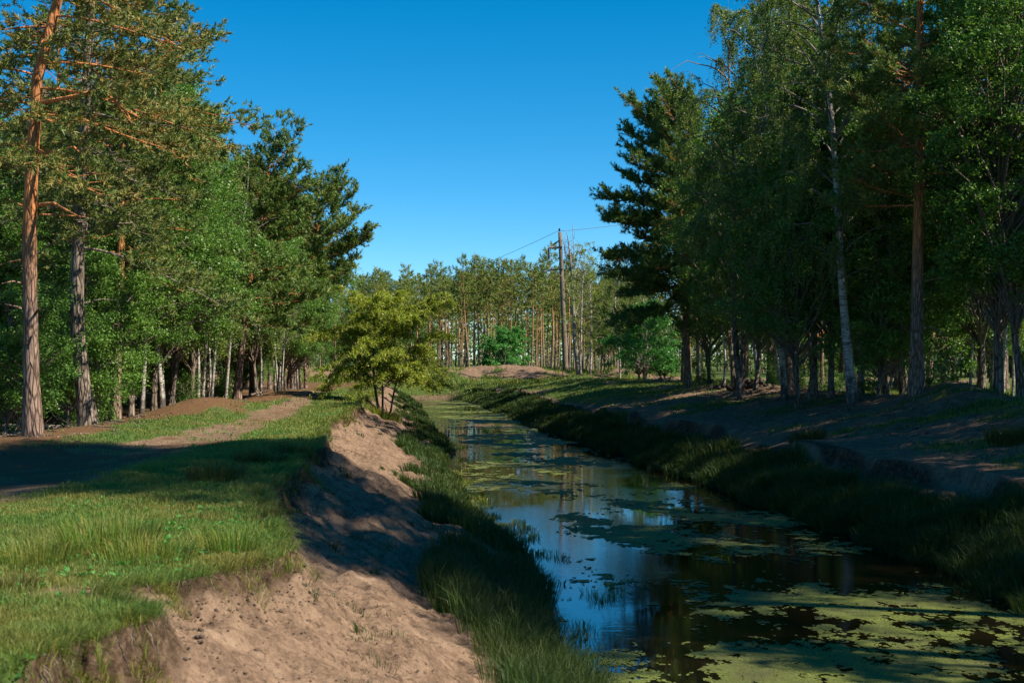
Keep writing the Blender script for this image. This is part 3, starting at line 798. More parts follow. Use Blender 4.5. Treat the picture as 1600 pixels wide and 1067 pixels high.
def broad_mesh(seed, Ht=14, r0=.14, cb=3.0, R_=3.0, ncl=110, per=230, leaf=.085, cl=.55, lean=(0, 0), stems=1, mat_n='leaf', bark_tag=0., flat=.6, wob=.2,
               shape=None, gap=.35, off=(0, 0)):
    """crown of leaf clusters, each carried by its own limb"""
    global rng
    rng = np.random.default_rng(seed)
    T = Tubes(); paths = []
    for sidx in range(stems):
        ln = (lean[0] + (rng.normal(0, .7) if stems > 1 else 0), lean[1] + (rng.normal(0, .7) if stems > 1 else 0))
        p = trunk_path(Ht * (.93 if sidx == 0 else rng.uniform(.6, .85)), ln, None, wob, seed + sidx * 7)
        if sidx: p = p + np.array([rng.normal(0, .22), rng.normal(0, .22), 0])
        rr = r0 * (1 if sidx == 0 else rng.uniform(.5, .8))
        T.add(np.concatenate([p[:1] - [0, 0, .4], p]), np.concatenate([[rr * 1.5], flare(p[:, 2], rr, p[-1, 2] + .1)]), 9, lump=.06, tag=bark_tag)
        paths.append(p)
    LP = []
    shape = shape or (lambda t: math.sin(math.pi * min(1, max(0, t * .86 + .14))) ** .6)
    made = 0; tries = 0
    while made < ncl and tries < ncl * 12:
        tries += 1
        t = rng.random() ** .9; az = rng.uniform(0, 2 * np.pi); q = rng.random() ** .45
        z = cb + (Ht - cb) * t
        Rr = R_ * shape(t) * (1 + .3 * math.sin(az * 2 + seed) + .22 * math.sin(az * 3 + t * 7 + seed * 2))
        c = np.array([math.cos(az) * Rr * q + off[0], math.sin(az) * Rr * q + off[1], z])
        if vnoise(c[0] / 1.6 + seed, (c[1] + c[2] * 1.3) / 1.6, seed) < -gap: continue
        p = paths[rng.integers(len(paths))]
        zb = min(max(z - (.5 + .75 * np.linalg.norm(c[:2])), cb * .55), p[-1, 2] * .97)
        b0 = on_path(p, zb); c[:2] += b0[:2] * .8
        s = np.linspace(0, 1, 6)[:, None]
        bp = b0 + (c - b0) * s + np.array([0, 0, 1.0]) * np.sin(s * np.pi) * np.linalg.norm(c - b0) * .10 + np.cumsum(rng.normal(0, .035, (6, 3)), 0) * s * np.linalg.norm(c - b0)
        L = np.linalg.norm(c - b0)
        T.add(bp, np.linspace(min(.012 + .011 * L, r0 * .5), .006, 6), 4, cap=False, tag=max(bark_tag, .6))
        k = int(per * rng.uniform(.6, 1.3)); sc_ = cl * rng.uniform(.7, 1.35)
        # leaves on a few twigs leaving the cluster, so that its edge is ragged
        nt_ = 9; td = unit(rng.normal(size=(nt_, 3)) * [1, 1, .6] + [0, 0, .1]) * sc_ * rng.uniform(.7, 1.5, (nt_, 1))
        w = rng.integers(nt_, size=k); f = rng.random(k)[:, None] ** .7
        pos = bp[-1] + td[w] * f + rng.normal(0, .16 * sc_ + .03, (k, 3)) * [1, 1, flat]; pos[:, 2] -= .12 * f[:, 0] ** 2
        LP.append(pos); made += 1
    P = np.concatenate(LP)
    v, f, r = leaf_arrays(P, leaf)
    return T.mesh('trunk'), mesh_np('crown', v, [f], dict(rnd=r)), M[mat_n]

def birch_mesh(seed, Ht=20, r0=.15, cb=5, R_=2.6, nl=34, strands=11, slen=1.3, leaf=.06, lean=(0, 0), wob=.25, mat_n='leaf_birch', stems=1, gapz=.055, bend=None, lift=1.0):
    """slender trunk, rising limbs and hanging strands of small leaves"""
    global rng
    rng = np.random.default_rng(seed)
    T = Tubes(); paths = []
    for sidx in range(stems):
        p = trunk_path(Ht * (1 if sidx == 0 else rng.uniform(.75, .92)), (lean[0] + sidx * rng.normal(0, 1.2), lean[1] + sidx * rng.normal(0, .8)), bend, wob, seed + sidx)
        if sidx: p = p + np.array([rng.normal(0, .3), rng.normal(0, .3), 0])
        rr = r0 * (1 if sidx == 0 else .75)
        T.add(np.concatenate([p[:1] - [0, 0, .4], p]), np.concatenate([[rr * 1.5], flare(p[:, 2], rr, p[-1, 2] + .1)]), 10, lump=.04)
        paths.append(p)
    LP = []
    for i in range(nl):
        p = paths[i % stems]; top = p[-1, 2]
        t = (i + rng.random()) / nl; z = cb + (top - cb) * t * .97
        az = i * 2.4 + rng.normal(0, .4); L = R_ * (math.sin(math.pi * (t * .8 + .17)) ** .7) * rng.uniform(.75, 1.25)
        b0 = on_path(p, z); k = 7; s = np.linspace(0, 1, k)
        el = rng.uniform(.7, 1.15); dh = np.array([math.cos(az), math.sin(az), 0])
        bp = b0 + dh * (L * s ** .85)[:, None] + np.array([0, 0, 1.0]) * (L * lift * (math.tan(el) * .75 * s - .75 * s ** 2.2))[:, None] + np.cumsum(rng.normal(0, .03, (k, 3)), 0) * L
        T.add(bp, np.linspace(min(.05, .012 + .010 * L), .005, k), 5, cap=False, tag=1.0)
        for j in range(strands):
            sj = .25 + .75 * rng.random(); o = np.array([np.interp(sj, s, bp[:, c]) for c in range(3)])
            if vnoise(o[0] / 1.1 + seed, (o[1] + o[2]) / 1.3, seed + 3) < -.22: continue
            d = unit(np.array([rng.normal(), rng.normal(), 0]) + dh * .7)
            out = rng.uniform(.15, .7); l = slen * rng.uniform(.5, 1.3); m = 5; ss = np.linspace(0, 1, m)
            q = o + d * (out * np.sqrt(ss))[:, None] + np.array([0, 0, 1.0]) * (.25 * np.sin(ss * 2.0) - l * ss ** 1.6)[:, None]
            T.add(q, np.linspace(.006, .003, m), 3, cap=False, tag=1.0)
            n = int(l / gapz * 1.4); f = rng.random(n)
            LP.append(np.stack([np.interp(f, ss, q[:, c]) for c in range(3)], 1) + rng.normal(0, .055, (n, 3)))
    P = np.concatenate(LP)
    v, f, r = leaf_arrays(P, leaf, droop=.7)
    return T.mesh('trunk'), mesh_np('crown', v, [f], dict(rnd=r)), M[mat_n]

PROTO = {}
def proto(key, kind, meshes, barkm):
    tr, cr, lm = meshes
    if barkm is not None: tr.materials.append(barkm)
    cr.materials.append(lm)
    PROTO[key] = (kind, tr, cr)
CAT = {'pine_tree': 'pine tree', 'broadleaf_tree': 'tree', 'birch_tree': 'birch tree', 'willow_tree': 'tree', 'round_tree': 'tree', 'sapling': 'sapling'}
def place(key, x, y, rot, s, label, group=None, z=None, tilt=(0, 0), sz=None):
    kind, tr, cr = PROTO[key]
    e = bpy.data.objects.new(kind, None); COL.objects.link(e)
    e.empty_display_size = .3
    e.location = (x, y, float(H(x, y)) - .03 if z is None else z); e.rotation_euler = (tilt[0], tilt[1], rot); e.scale = (s, s, sz or s)
    e['label'] = label; e['category'] = CAT[kind]
    if group: e['group'] = group
    for nm, me in (('trunk', tr), ('crown', cr)):
        o = bpy.data.objects.new(nm, me); COL.objects.link(o); o.parent = e
    return e
def base(u, v_or_y, Y=None): return ((u - 800) / F * (Y or v_or_y), Y or v_or_y)

def rel_px(pts, Y, o, dy=None):
    """photo positions on a plane Y metres away as points relative to o"""
    q = np.array([px(u, v, Y) for u, v in pts]) - np.array(o)
    if dy is not None: q[:, 1] += np.array(dy)
    return q

# ---- named trees of the sunlit bank
xa, ya = base(52, 31.0); za = float(H(xa, ya)); oa = (xa, ya, za)
exA = [(rel_px([(60, 158), (110, 156), (165, 153), (195, 165), (222, 182), (245, 200)], 31, oa, [0, -.4, -.9, -1.2, -1.4, -1.5]), [.05, .046, .04, .032, .024, .012], .9),
       (rel_px([(205, 172), (226, 190), (238, 196), (252, 204)], 31, oa, [-1.25, -1.5, -1.6, -1.8]), [.03, .024, .018, .008], .8),
       (rel_px([(215, 178), (228, 196), (236, 210)], 31, oa, [-1.3, -1.5, -1.5]), [.026, .018, .006], .8),
       (rel_px([(198, 166), (212, 184), (232, 208)], 31, oa, [-1.2, -1.25, -1.3]), [.022, .015, .006], .8),
       (rel_px([(160, 154), (168, 180), (160, 210), (150, 235), (140, 250)], 31, oa, [-.9, -1, -1.1, -1.2, -1.1]), [.04, .032, .026, .02, .01], .8),
       (rel_px([(160, 210), (172, 218), (178, 226)], 31, oa, [-1.1, -1.1, -1.1]), [.02, .013, .006], .8),
       (rel_px([(58, 236), (95, 236), (128, 234), (142, 246), (150, 238)], 31, oa, [0, -.3, -.6, -.8, -.9]), [.042, .036, .028, .018, .008], .6),
       (rel_px([(60, 318), (90, 318), (115, 330), (140, 342)], 31, oa, [0, -.3, -.6, -.8]), [.05, .042, .03, .012], .0),
       (rel_px([(60, 333), (100, 333), (125, 334)], 31, oa, [0, .2, .4]), [.03, .022, .008], .0),
       (rel_px([(45, 325), (30, 316), (18, 311)], 31, oa, [0, -.2, -.3]), [.02, .015, .006], .3),
       (rel_px([(42, 442), (25, 438), (10, 442)], 31, oa, [0, -.2, -.3]), [.025, .018, .008], .0),
       (rel_px([(42, 484), (30, 477), (15, 474)], 31, oa, [0, -.2, -.3]), [.03, .02, .008], .0),
       (rel_px([(58, 484), (68, 482), (75, 482)], 31, oa, [0, -.3, -.4]), [.035, .028, .01], .0),
       (rel_px([(60, 515), (65, 530), (62, 540)], 31, oa, [-.2, -.3, -.3]), [.02, .015, .006], .0)]
def reachA(az, t): return (2.6 + 1.5 * max(0, math.cos(az - .1))) * (1 - .55 * t) 
proto('pine_a', 'pine_tree', pine_mesh(11, 19, .185, 6.2, 64, reachA, bend=[(0, 0), (5, -.10), (8, .05), (9, .35), (10, .6), (19, 1.0)], wob=.04, stubs=3, mat_n='needles_old', droop=.45, extra=exA, kn=20, nw=.032, shoot_gap=.11, branchlet_gap=.16), M['bark_pine'])
place('pine_a', xa, ya, 0, 1, 'tall pine with orange upper bark and bare dead boughs, standing at the grass edge')
xb, yb = base(138, 37.0)
def reachB(az, t): return (2.4 + 1.5 * max(0, math.cos(az + .5)) * float(np.interp(t, [0, .2, .4, 1], [1, .9, .25, .1]))) * (1 - .5 * t)
proto('pine_b', 'pine_tree', pine_mesh(12, 18, .215, 4.6, 66, reachB, bend=[(0, 0), (2.6, -.34), (5.4, -.25), (18, .5)], wob=.04, stubs=4, mat_n='needles_old', droop=.55, kn=20, nw=.034, shoot_gap=.11, branchlet_gap=.16), M['bark_grey'])
place('pine_b', xb, yb, 0, 1, 'leaning pine with thick grey furrowed trunk beside the orange-barked pine')
def reachC(az, t): return 1.7 * (1 - .5 * t) + max(0, math.cos(az)) * np.interp(t, [0, .1, .32, .46, .6, .75, 1], [.2, .4, 1.5, 2.7, 1.7, 1.3, .1])
proto('pine_c', 'pine_tree', pine_mesh(13, 17.5, .15, 4.2, 90, reachC, wob=.08, mat_n='needles', droop=.5, kn=20, nw=.034, shoot_gap=.12, branchlet_gap=.15), M['bark_pine'])
xc, yc = base(180, 42.0)
place('pine_c', xc, yc, 0, 1, 'broad full pine with drooping boughs reaching out over the track behind the leaning pine')
def reachD(az, t): return (2.0 + 1.4 * max(0, math.cos(az + .2))) * (1 - .5 * t) + .1
proto('pine_d', 'pine_tree', pine_mesh(14, 9.6, .17, 3.0, 60, reachD, bend=[(0, 0), (4, .35), (10.6, 1.4)], wob=.07, droop=.2, kn=18, nl=.18, nw=.042, shoot_gap=.12, branchlet_gap=.13), M['bark_pine'])
xd, yd = base(370, 60.0)
place('pine_d', xd, yd, 0, 1, 'dark layered pine with leaning brown trunk and a pointed many-tipped top', sz=1.06)
def reachE(az, t):
    return (1.6 + 2.1 * max(0, math.cos(az + .15)) * np.interp(t, [0, .35, .75, 1], [.3, .6, 1, .3])) * (1 - .35 * t ** 4)
proto('pine_e', 'pine_tree', pine_mesh(15, 10.4, .2, 3.0, 54, reachE, bend=[(0, 0), (4, .4), (11.6, 2.0)], wob=.1, droop=-.05, kn=17, nl=.2, nw=.05, shoot_gap=.13, branchlet_gap=.11), M['bark_pine'])
xe, ye = base(452, 75.0)
place('pine_e', xe, ye, 0, 1, 'open pine whose top boughs stretch furthest toward the water, orange limbs showing')

# ---- shared kinds
def cone(r): return lambda az, t: r * (1 - .75 * t) * (1 + .2 * math.sin(az * 2)) + .2
for i, (Ht, cb_) in enumerate([(18, 7), (16, 5), (20, 9)]):
    proto('pine_mid%d' % i, 'pine_tree', pine_mesh(20 + i, Ht, .17, cb_, 54, cone(2.9), wob=.15, kn=16, nl=.2, nw=.05, shoot_gap=.17, branchlet_gap=.28, droop=.35), M['bark_pine'])
proto('broad0', 'broadleaf_tree', broad_mesh(31, 13, .12, 3.4, 3.0, 190, 300, .10), M['bark_grey'])
proto('broad1', 'broadleaf_tree', broad_mesh(32, 10, .10, 2.9, 2.8, 170, 300, .10, stems=2), M['bark_grey'])
proto('broad2', 'broadleaf_tree', broad_mesh(33, 16, .15, 3.6, 3.5, 250, 320, .10), M['bark_grey'])
proto('broad3', 'broadleaf_tree', broad_mesh(34, 7, .07, 1.2, 2.2, 120, 300, .10, stems=2), M['bark_grey'])
proto('birch0', 'birch_tree', birch_mesh(41, 14, .085, 3.0, 2.1, 46, 15, 1.0, .095, gapz=.028, lift=.8), M['bark_birch'])
proto('birch1', 'birch_tree', birch_mesh(42, 17, .11, 3.8, 2.4, 56, 16, 1.2, .095, gapz=.028, lean=(.8, 0)), M['bark_birch'])
proto('birch2', 'birch_tree', birch_mesh(43, 12, .07, 2.6, 1.9, 42, 14, .8, .095, gapz=.025, lean=(-.5, .2), lift=.8), M['bark_birch'])
proto('birch3', 'birch_tree', birch_mesh(44, 13, .08, 2.8, 1.9, 46, 14, .9, .095, gapz=.025, stems=2), M['bark_birch'])

G_L = 'trees along the sunlit wood edge'
SIDE = [  # key, u, Y, rot, scale, label
 ('broad3', 8, 36, .4, .6, 'thin crooked young tree closest to the orange-barked pine, away from the water'),
 ('broad3', 105, 40, 1.2, .75, 'slim wavy-stemmed tree between the orange-barked pine and the leaning pine'),
 ('broad0', 177, 43.5, 2.0, .78, 'straight pinkish-grey trunk just past the leaning pine, leaves high up'),
 ('birch0', 222, 48, .7, 1.0, 'pale birch first of the pair beside the brown leaf mound'),
 ('broad2', 240, 50, 2.9, .72, 'stout mossy-barked tree behind the brown leaf mound'),
 ('birch1', 254, 49.5, 4.1, .9, 'birch with peeling white bark right behind the brown leaf mound'),
 ('broad1', 266, 51, 5.2, .95, 'forked brown-stemmed tree at the end of the brown leaf mound'),
 ('birch2', 309, 55, 1.5, 1.05, 'slanting white birch stem of the close birch group'),
 ('birch3', 317, 55.6, 3.3, 1.0, 'twin upright birch stems in the middle of the close birch group'),
 ('birch1', 353, 58, .2, .92, 'single bent white birch between the birch group and the dark leaning pine'),
 ('birch2', 408, 63, 2.2, 1.1, 'leaning pale birch just beyond the dark layered pine'),
 ('broad1', 402, 66, .9, 1.05, 'shaded bushy tree under the dark layered pine'),
 ('birch3', 434, 70, 1.9, 1.0, 'white and grey paired birch stems near the end of the wood edge'),
 ('broad0', 446, 72, 4.4, .85, 'brown-trunked leafy tree before the last pine'),
 ('broad2', 457, 74, .6, .62, 'leafy tree with smooth pink-grey bole next to the last pine'),
 ('broad0', 471, 75.5, 3.1, .8, 'last leafy tree of the wood edge, twin boles on the grassy rise'),
 ('birch0', 330, 52, 5.0, 1.12, 'tall light green birch rising between the broad pine and the dark layered pine'),
 ('broad2', 300, 58, 4.2, .8, 'rounded light green tree behind the close birch group'),
 ('birch1', 375, 66, 2.6, .9, 'birch half hidden behind the dark leaning pine'),
]
PH = {'broad0': 13, 'broad1': 10, 'broad2': 16, 'broad3': 7, 'birch0': 14, 'birch1': 17, 'birch2': 12, 'birch3': 13}
for k, u, Y, r, s, lab in SIDE:
    x, y = base(u, Y)
    vt = np.interp(u + 30, [0, 300, 330, 360, 400, 440, 480, 560], [60, 60, 180, 225, 255, 310, 370, 420])
    ht = 3.5 + (HOR - vt) / F * Y - float(H(x, y))
    sv = min(s, ht / PH[k]); place(k, x, y, r, max(sv, .62), lab, G_L, sz=sv)

# depth of the wood behind the sunlit edge
PH.update({'slim0': 14, 'slim3': 15.5, 'pine_mid0': 18, 'pine_mid1': 16, 'pine_mid2': 20})
def fill(n, region, keys, label, group, seed, smin=.85, smax=1.2, mind=2.0, pts=None, cap=None):
    r = np.random.default_rng(seed); got = [] if pts is None else pts; m = 0; tries = 0
    while m < n and tries < n * 60:
        tries += 1
        q = region(r)
        if q is None or any((q[0] - a) ** 2 + (q[1] - b) ** 2 < mind ** 2 for a, b in got): continue
        got.append(q); k = keys[r.integers(len(keys))]
        a, sv = r.uniform(0, 6.28), r.uniform(smin, smax)
        if cap: sv = min(sv, cap(q[0], q[1]) / PH[k])
        if sv < .42: continue
        place(k, q[0], q[1], a, sv, label[PROTO[k][0]], group[PROTO[k][0]]); m += 1
    return got
LBL_L = {'pine_tree': 'pine deep in the shaded wood behind the sunlit row of trunks', 'broadleaf_tree': 'leafy tree deep in the shaded wood behind the sunlit row of trunks', 'birch_tree': 'birch deep in the shaded wood behind the sunlit row of trunks'}
GRP_L = {'pine_tree': 'pines inside the wood by the track', 'broadleaf_tree': 'leafy trees inside the wood by the track', 'birch_tree': 'birches inside the wood by the track'}
def regL(r):
    y = r.uniform(37, 105); x = -(12.6 + 26 * r.random() ** 1.5) - .01 * y
    return (x, y) if x > -.40 * y - 3 and not (x > -16.5 and y < 45) else None
fill(64, regL, ['broad0', 'broad1', 'broad2', 'broad3', 'broad1', 'broad2', 'pine_mid0', 'pine_mid1', 'birch0', 'birch3'], LBL_L, GRP_L, 5, mind=1.7, cap=lambda x, y: 2.0 + (HOR - np.interp(800 + (x + 2.2) / y * F, [0, 290, 330, 370, 400, 440, 500, 545, 580, 600, 640], [-150, -80, 20, 175, 215, 250, 290, 330, 400, 440, 470])) / F * y)
fill(12, lambda r: ((lambda y: (-13.0 - 5 * r.random() - .01 * y, y))(r.uniform(41, 85))), ['broad3', 'broad3', 'broad1'], LBL_L, GRP_L, 25, .6, .85, 1.5, cap=lambda x, y: 6.5)

# ---- willow on the bank
def willow(seed=51):
    global rng
    rng = np.random.default_rng(seed)
    T = Tubes(); LP = []; paths = []
    for (dx, dy, Ht, lx, rr) in [(0, 0, 5.0, -.5, .07), (.14, .12, 4.9, .2, .055), (.52, -.25, 4.7, 1.0, .05)]:
        p = trunk_path(Ht, (lx, 0), None, .1, seed + int(dx * 50)) + np.array([dx, dy, 0])
        T.add(np.concatenate([p[:1] - [0, 0, .4], p]), np.concatenate([[rr * 1.3], rr * (1 - .75 * p[:, 2] / Ht)]), 8, lump=.06); paths.append(p)
    T.add(np.array([(.1, 0, .1), (.3, -.1, .02), (.36, -.1, .3), (.26, -.08, .62)]), [.03, .025, .02, .01], 5, tag=.5)
    for i in range(84):
        p = paths[i % 3]; t = rng.random(); z = 1.15 + (p[-1, 2] - 1.2) * t
        az = i * 2.4 + rng.normal(0, .3); L = (2.75 - 1.6 * t) * rng.uniform(.6, 1.15)
        if math.cos(az) < -.2: L *= 1.22
        b0 = on_path(p, z); dh = np.array([math.cos(az), math.sin(az), 0]); k = 7; s = np.linspace(0, 1, k)
        up = np.interp(t, [0, 1], [.85, 1.25])
        bp = b0 + dh * (L * s ** .9)[:, None] + np.array([0, 0, 1.0]) * (L * (up * s - (.9 - .35 * t) * s ** 2))[:, None] + np.cumsum(rng.normal(0, .03, (k, 3)), 0) * L
        T.add(bp, np.linspace(.022, .004, k), 4, cap=False, tag=.5)
        for j in range(27):
            sj = .2 + .8 * rng.random(); o = np.array([np.interp(sj, s, bp[:, c]) for c in range(3)])
            d = unit(np.array([rng.normal(), rng.normal(), .15]) + dh * .9); l = rng.uniform(.35, .95); m = 5; ss = np.linspace(0, 1, m)
            q = o + d * (l * .8 * ss)[:, None] + np.array([0, 0, 1.0]) * (.15 * ss - l * .62 * ss ** 2)[:, None]
            T.add(q, np.linspace(.005, .002, m), 3, cap=False, tag=1.)
            n = 26; f = rng.random(n)
            LP.append(np.stack([np.interp(f, ss, q[:, c]) for c in range(3)], 1) + rng.normal(0, .05, (n, 3)))
    P = np.concatenate(LP); v, f, r = leaf_arrays(P, .125, droop=.9, aspect=.4)
    return T.mesh('trunk'), mesh_np('crown', v, [f], dict(rnd=r)), M['leaf_yellow']
proto('willow', 'willow_tree', willow(), M['bark_grey'])
xw, yw = base(592, 62.0)
place('willow', xw, yw, 0, .97, 'yellow-green drooping tree on three thin stems, alone on the bank by the water', z=float(H(xw, yw)) - .05)

# ---- far ridge: round green tree, pines, pole, dead birch
proto('round', 'round_tree', broad_mesh(61, 4.9, .09, .9, 2.75, 95, 200, .17, .5, stems=3, mat_n='leaf_fresh', shape=lambda t: (1 - t ** 2.2) ** .5 * (.75 + .6 * min(t * 4, 1) * .42), gap=.8), M['bark_dead'])
x, y = base(783, 141)
place('round', x, y, 0, 1, 'low rounded bright green tree in front of the pine stand on the ridge')
proto('round2', 'round_tree', broad_mesh(62, 5.6, .12, 1.0, 2.9, 110, 210, .14, .55, stems=3, mat_n='leaf_fresh', gap=.6, shape=lambda t: (1 - t ** 2.4) ** .5), M['bark_birch'])
x, y = base(1008, 100)
place('round2', x, y, .4, .98, 'spreading fresh green tree on pale forked stems next to the brushwood heap')
for i in range(5):
    proto('slim%d' % i, 'pine_tree', pine_mesh(70 + i, 14 + .5 * i, .155, 9.2 + .5 * (i % 3), 24, (lambda i: lambda az, t: (1.55 + .12 * i) * (1 - .7 * t) * (1 + .25 * math.sin(az * 2 + i)) + .25)(i), wob=.12, kn=10, nl=.34, nw=.085, shoot_gap=.34,
          branchlet_gap=.42, stubs=4, mat_n='needles_far', droop=.15), M['bark_far'])
r = np.random.default_rng(9); pts = []
def ridge_pines():
    # the front row, spaced as the bare stems stand in the photo, then the depth behind
    us = [640, 655, 668, 690, 698, 712, 719, 724, 729, 733, 741, 747, 758, 762, 776, 790, 797, 806, 809, 819, 830, 838, 846, 850, 862, 868, 880, 890, 912, 935]
    for n_, u in enumerate(us):
        Y = 146 + r.uniform(0, 14) + (0 if u > 700 else 12); x, y = base(u, Y)
        top = np.interp(u, [640, 700, 725, 770, 800, 820, 850, 880, 935], [12.6, 13.2, 14.6, 13.8, 14.6, 15.6, 15.6, 14.8, 13]) * r.uniform(.93, 1.05) * .80
        if u in (668, 719, 758, 790, 846): top *= .93
        pts.append((x, y)); k = r.integers(5)
        place('slim%d' % k, x, y, r.uniform(0, 6.28), top / (14 + .5 * k), 'slender pine with bare orange trunk in the front of the pine stand on the ridge', 'front pines of the ridge stand', tilt=(r.normal(0, .014), r.normal(0, .022)), sz=top / (14 + .5 * k) * r.uniform(.92, 1.06))
    m = 0
    while m < 92:
        y = r.uniform(160, 215); x = r.uniform(-.115, .10) * y
        if any((x - a) ** 2 + (y - b) ** 2 < 1.9 for a, b in pts): continue
        pts.append((x, y)); k = r.integers(5); m += 1
        place('slim%d' % k, x, y, r.uniform(0, 6.28), r.uniform(.80, .93) * (.8 + .2 * (y - 150) / 50), 'slender pine standing deeper inside the pine stand on the ridge', 'inner pines of the ridge stand', tilt=(r.normal(0, .012), r.normal(0, .018)))
ridge_pines()
# dense trees closing the view behind the stand
LBL_F = {'pine_tree': 'dark full pine far behind the pine stand', 'broadleaf_tree': 'leafy tree far behind the pine stand', 'birch_tree': 'birch far behind the pine stand'}
GRP_F = {'pine_tree': 'distant full pines', 'broadleaf_tree': 'distant leafy trees', 'birch_tree': 'distant birches'}
fill(40, lambda r: ((lambda y: (r.uniform(-.17, .14) * y, y))(r.uniform(212, 262))), ['pine_mid1', 'pine_mid0', 'pine_mid1', 'broad1'], LBL_F, GRP_F, 6, .72, .9, 2.2)
fill(20, lambda r: ((lambda y: (r.uniform(-.19, -.085) * y, y))(r.uniform(118, 160))), ['pine_mid1', 'slim0', 'slim3', 'broad1', 'broad3'], {'pine_tree': 'pine at the far end of the track beyond the willow', 'broadleaf_tree': 'leafy tree at the far end of the track beyond the willow'}, {'pine_tree': 'pines at the far end of the track', 'broadleaf_tree': 'leafy trees at the far end of the track'}, 8, .62, .82, 2.0, cap=lambda x, y: 2.0 + (HOR - np.interp(800 + x / y * F, [380, 500, 530, 560, 600], [430, 440, 455, 480, 470])) / F * y)

def thing(name, label, cat, loc, group=None):
    o = bpy.data.objects.new(name, None); COL.objects.link(o); o.location = loc; o['label'] = label; o['category'] = cat; o.empty_display_size = .3
    if group: o['group'] = group
    return o

def power_pole():
    Y = 134.0; x, y = base(884, Y); z = float(H(x, y)); o = np.array([x, y, z])
    t = thing('utility_pole', 'tall weathered utility pole with side arms above the pine stand', 'utility pole', (x, y, z))
    T = Tubes(); top = np.array(px(875, 363, Y)) - o
    T.add(np.array([[0, 0, -.5], [0, 0, .5], *[top * s for s in np.linspace(.1, 1, 10)]]), np.linspace(.28, .17, 12), 12)
    link('pole', T.mesh('pole'), M['pole'], t)
    P = lambda u, v, dy=0: np.array(px(u, v, Y)) - o + np.array([0, dy, 0])
    T = Tubes(); T.add(np.array([P(878, 387, -.2), P(857, 387, -.2)]), .10, 4); link('crossarm', T.mesh('crossarm'), M['steel'], t)
    T = Tubes(); T.add(np.array([P(874, 376, -.2), P(858, 386, -.2)]), .06, 4); link('strut', T.mesh('strut'), M['steel'], t)
    for (u, v0, v1) in [(857.5, 388, 405), (874, 362, 357)]:
        T = Tubes(); zs = np.linspace(0, 1, 15); p0, p1 = P(u, v0, -.2), P(u, v1, -.2)
        T.add(p0 + (p1 - p0) * zs[:, None], np.where(np.arange(15) % 2, .11, .06), 8); link('insulator', T.mesh('insulator'), M['glass_ins'], t)
    T = Tubes(); T.add(np.array([P(879, 421, -.2), P(858, 422, -.2), P(851, 424, -.2)]), .07, 4); link('crossarm', T.mesh('crossarm'), M['steel'], t)
    T = Tubes(); T.add(np.array([P(857, 405, -.2), P(863, 405.5, -.2), P(872, 406, -.2), P(877, 402, -.2)]), .018, 4); link('jumper_cable', T.mesh('jumper_cable'), M['wire'], t)
    # two spans of line
    for lab, a, b, sag in [('thin overhead line falling away from the pole toward the pine tops', (874, 360, Y), (560, 470, 215), 1.0),
                           ('thin overhead line running from the pole behind the dark trees', (876, 361, Y), (1120, 322, 150), .35)]:
        p0, p1 = np.array(px(*a)), np.array(px(*b)); s = np.linspace(0, 1, 24)[:, None]
        q = p0 + (p1 - p0) * s - np.array([0, 0, 1.0]) * 4 * sag * s * (1 - s)
        T = Tubes(); T.add(q, .02, 4)
        w = link('overhead_line', T.mesh('overhead_line'), M['wire']); w['label'] = lab; w['category'] = 'power line'
power_pole()

def dead_birch():
    global rng
    rng = np.random.default_rng(81)
    Y = 122.0; x, y = base(905, Y); z = float(H(x, y)); o = np.array([x, y, z])
    t = thing('dead_birch', 'bare pale dead birch with forked leafless top beside the utility pole', 'dead tree', (x, y, z))
    T = Tubes(); P = lambda pts, dy=None: rel_px(pts, Y, o, dy)
    T.add(np.concatenate([[[0, 0, -.4]], P([(905, 590), (901, 560), (898, 530), (897, 500), (895, 460), (893, 430), (891, 400), (888, 375), (885, 360)])]), [.3, .24, .19, .165, .15, .125, .1, .075, .05, .02], 8, lump=.05)
    LP = []
    forks = [[(895, 455), (898, 430), (897, 400), (895, 370), (894, 354)], [(896, 480), (888, 455), (880, 440), (878, 425)], [(895, 440), (903, 420), (908, 395), (905, 385)], [(894, 430), (886, 410), (882, 390), (883, 378)],
             [(897, 500), (905, 470), (912, 445), (915, 440)], [(897, 490), (887, 475), (878, 462)], [(893, 420), (900, 405), (904, 380)], [(897, 510), (910, 490), (920, 460)], [(892, 405), (885, 395), (880, 375)], [(894, 436), (905, 430), (913, 410)]]
    for f in forks:
        q = P(f, rng.uniform(-.7, .7) * np.linspace(0, 1, len(f))); T.add(q, np.linspace(.06, .012, len(f)), 5, cap=False)
        for j in range(9):
            s = rng.uniform(.35, 1); o2 = np.array([np.interp(s, np.linspace(0, 1, len(f)), q[:, c]) for c in range(3)])
            d = unit(rng.normal(size=3) * [1, .8, .3] + [0, 0, .9]); l = rng.uniform(.4, 1.3)
            e = o2 + d * l * np.linspace(0, 1, 4)[:, None] + np.cumsum(rng.normal(0, .05, (4, 3)), 0)
            T.add(e, np.linspace(.018, .006, 4), 3, cap=False)
            if j < 3 and rng.random() < .5: LP.append(e[-1] + rng.normal(0, .22, (40, 3)))
    link('trunk', T.mesh('trunk'), M['bark_dead'], t)
    v, f, r = leaf_arrays(np.concatenate(LP), .10); link('withered_leaves', mesh_np('withered_leaves', v, [f], dict(rnd=r)), M['leaf_rust'], t)
dead_birch()

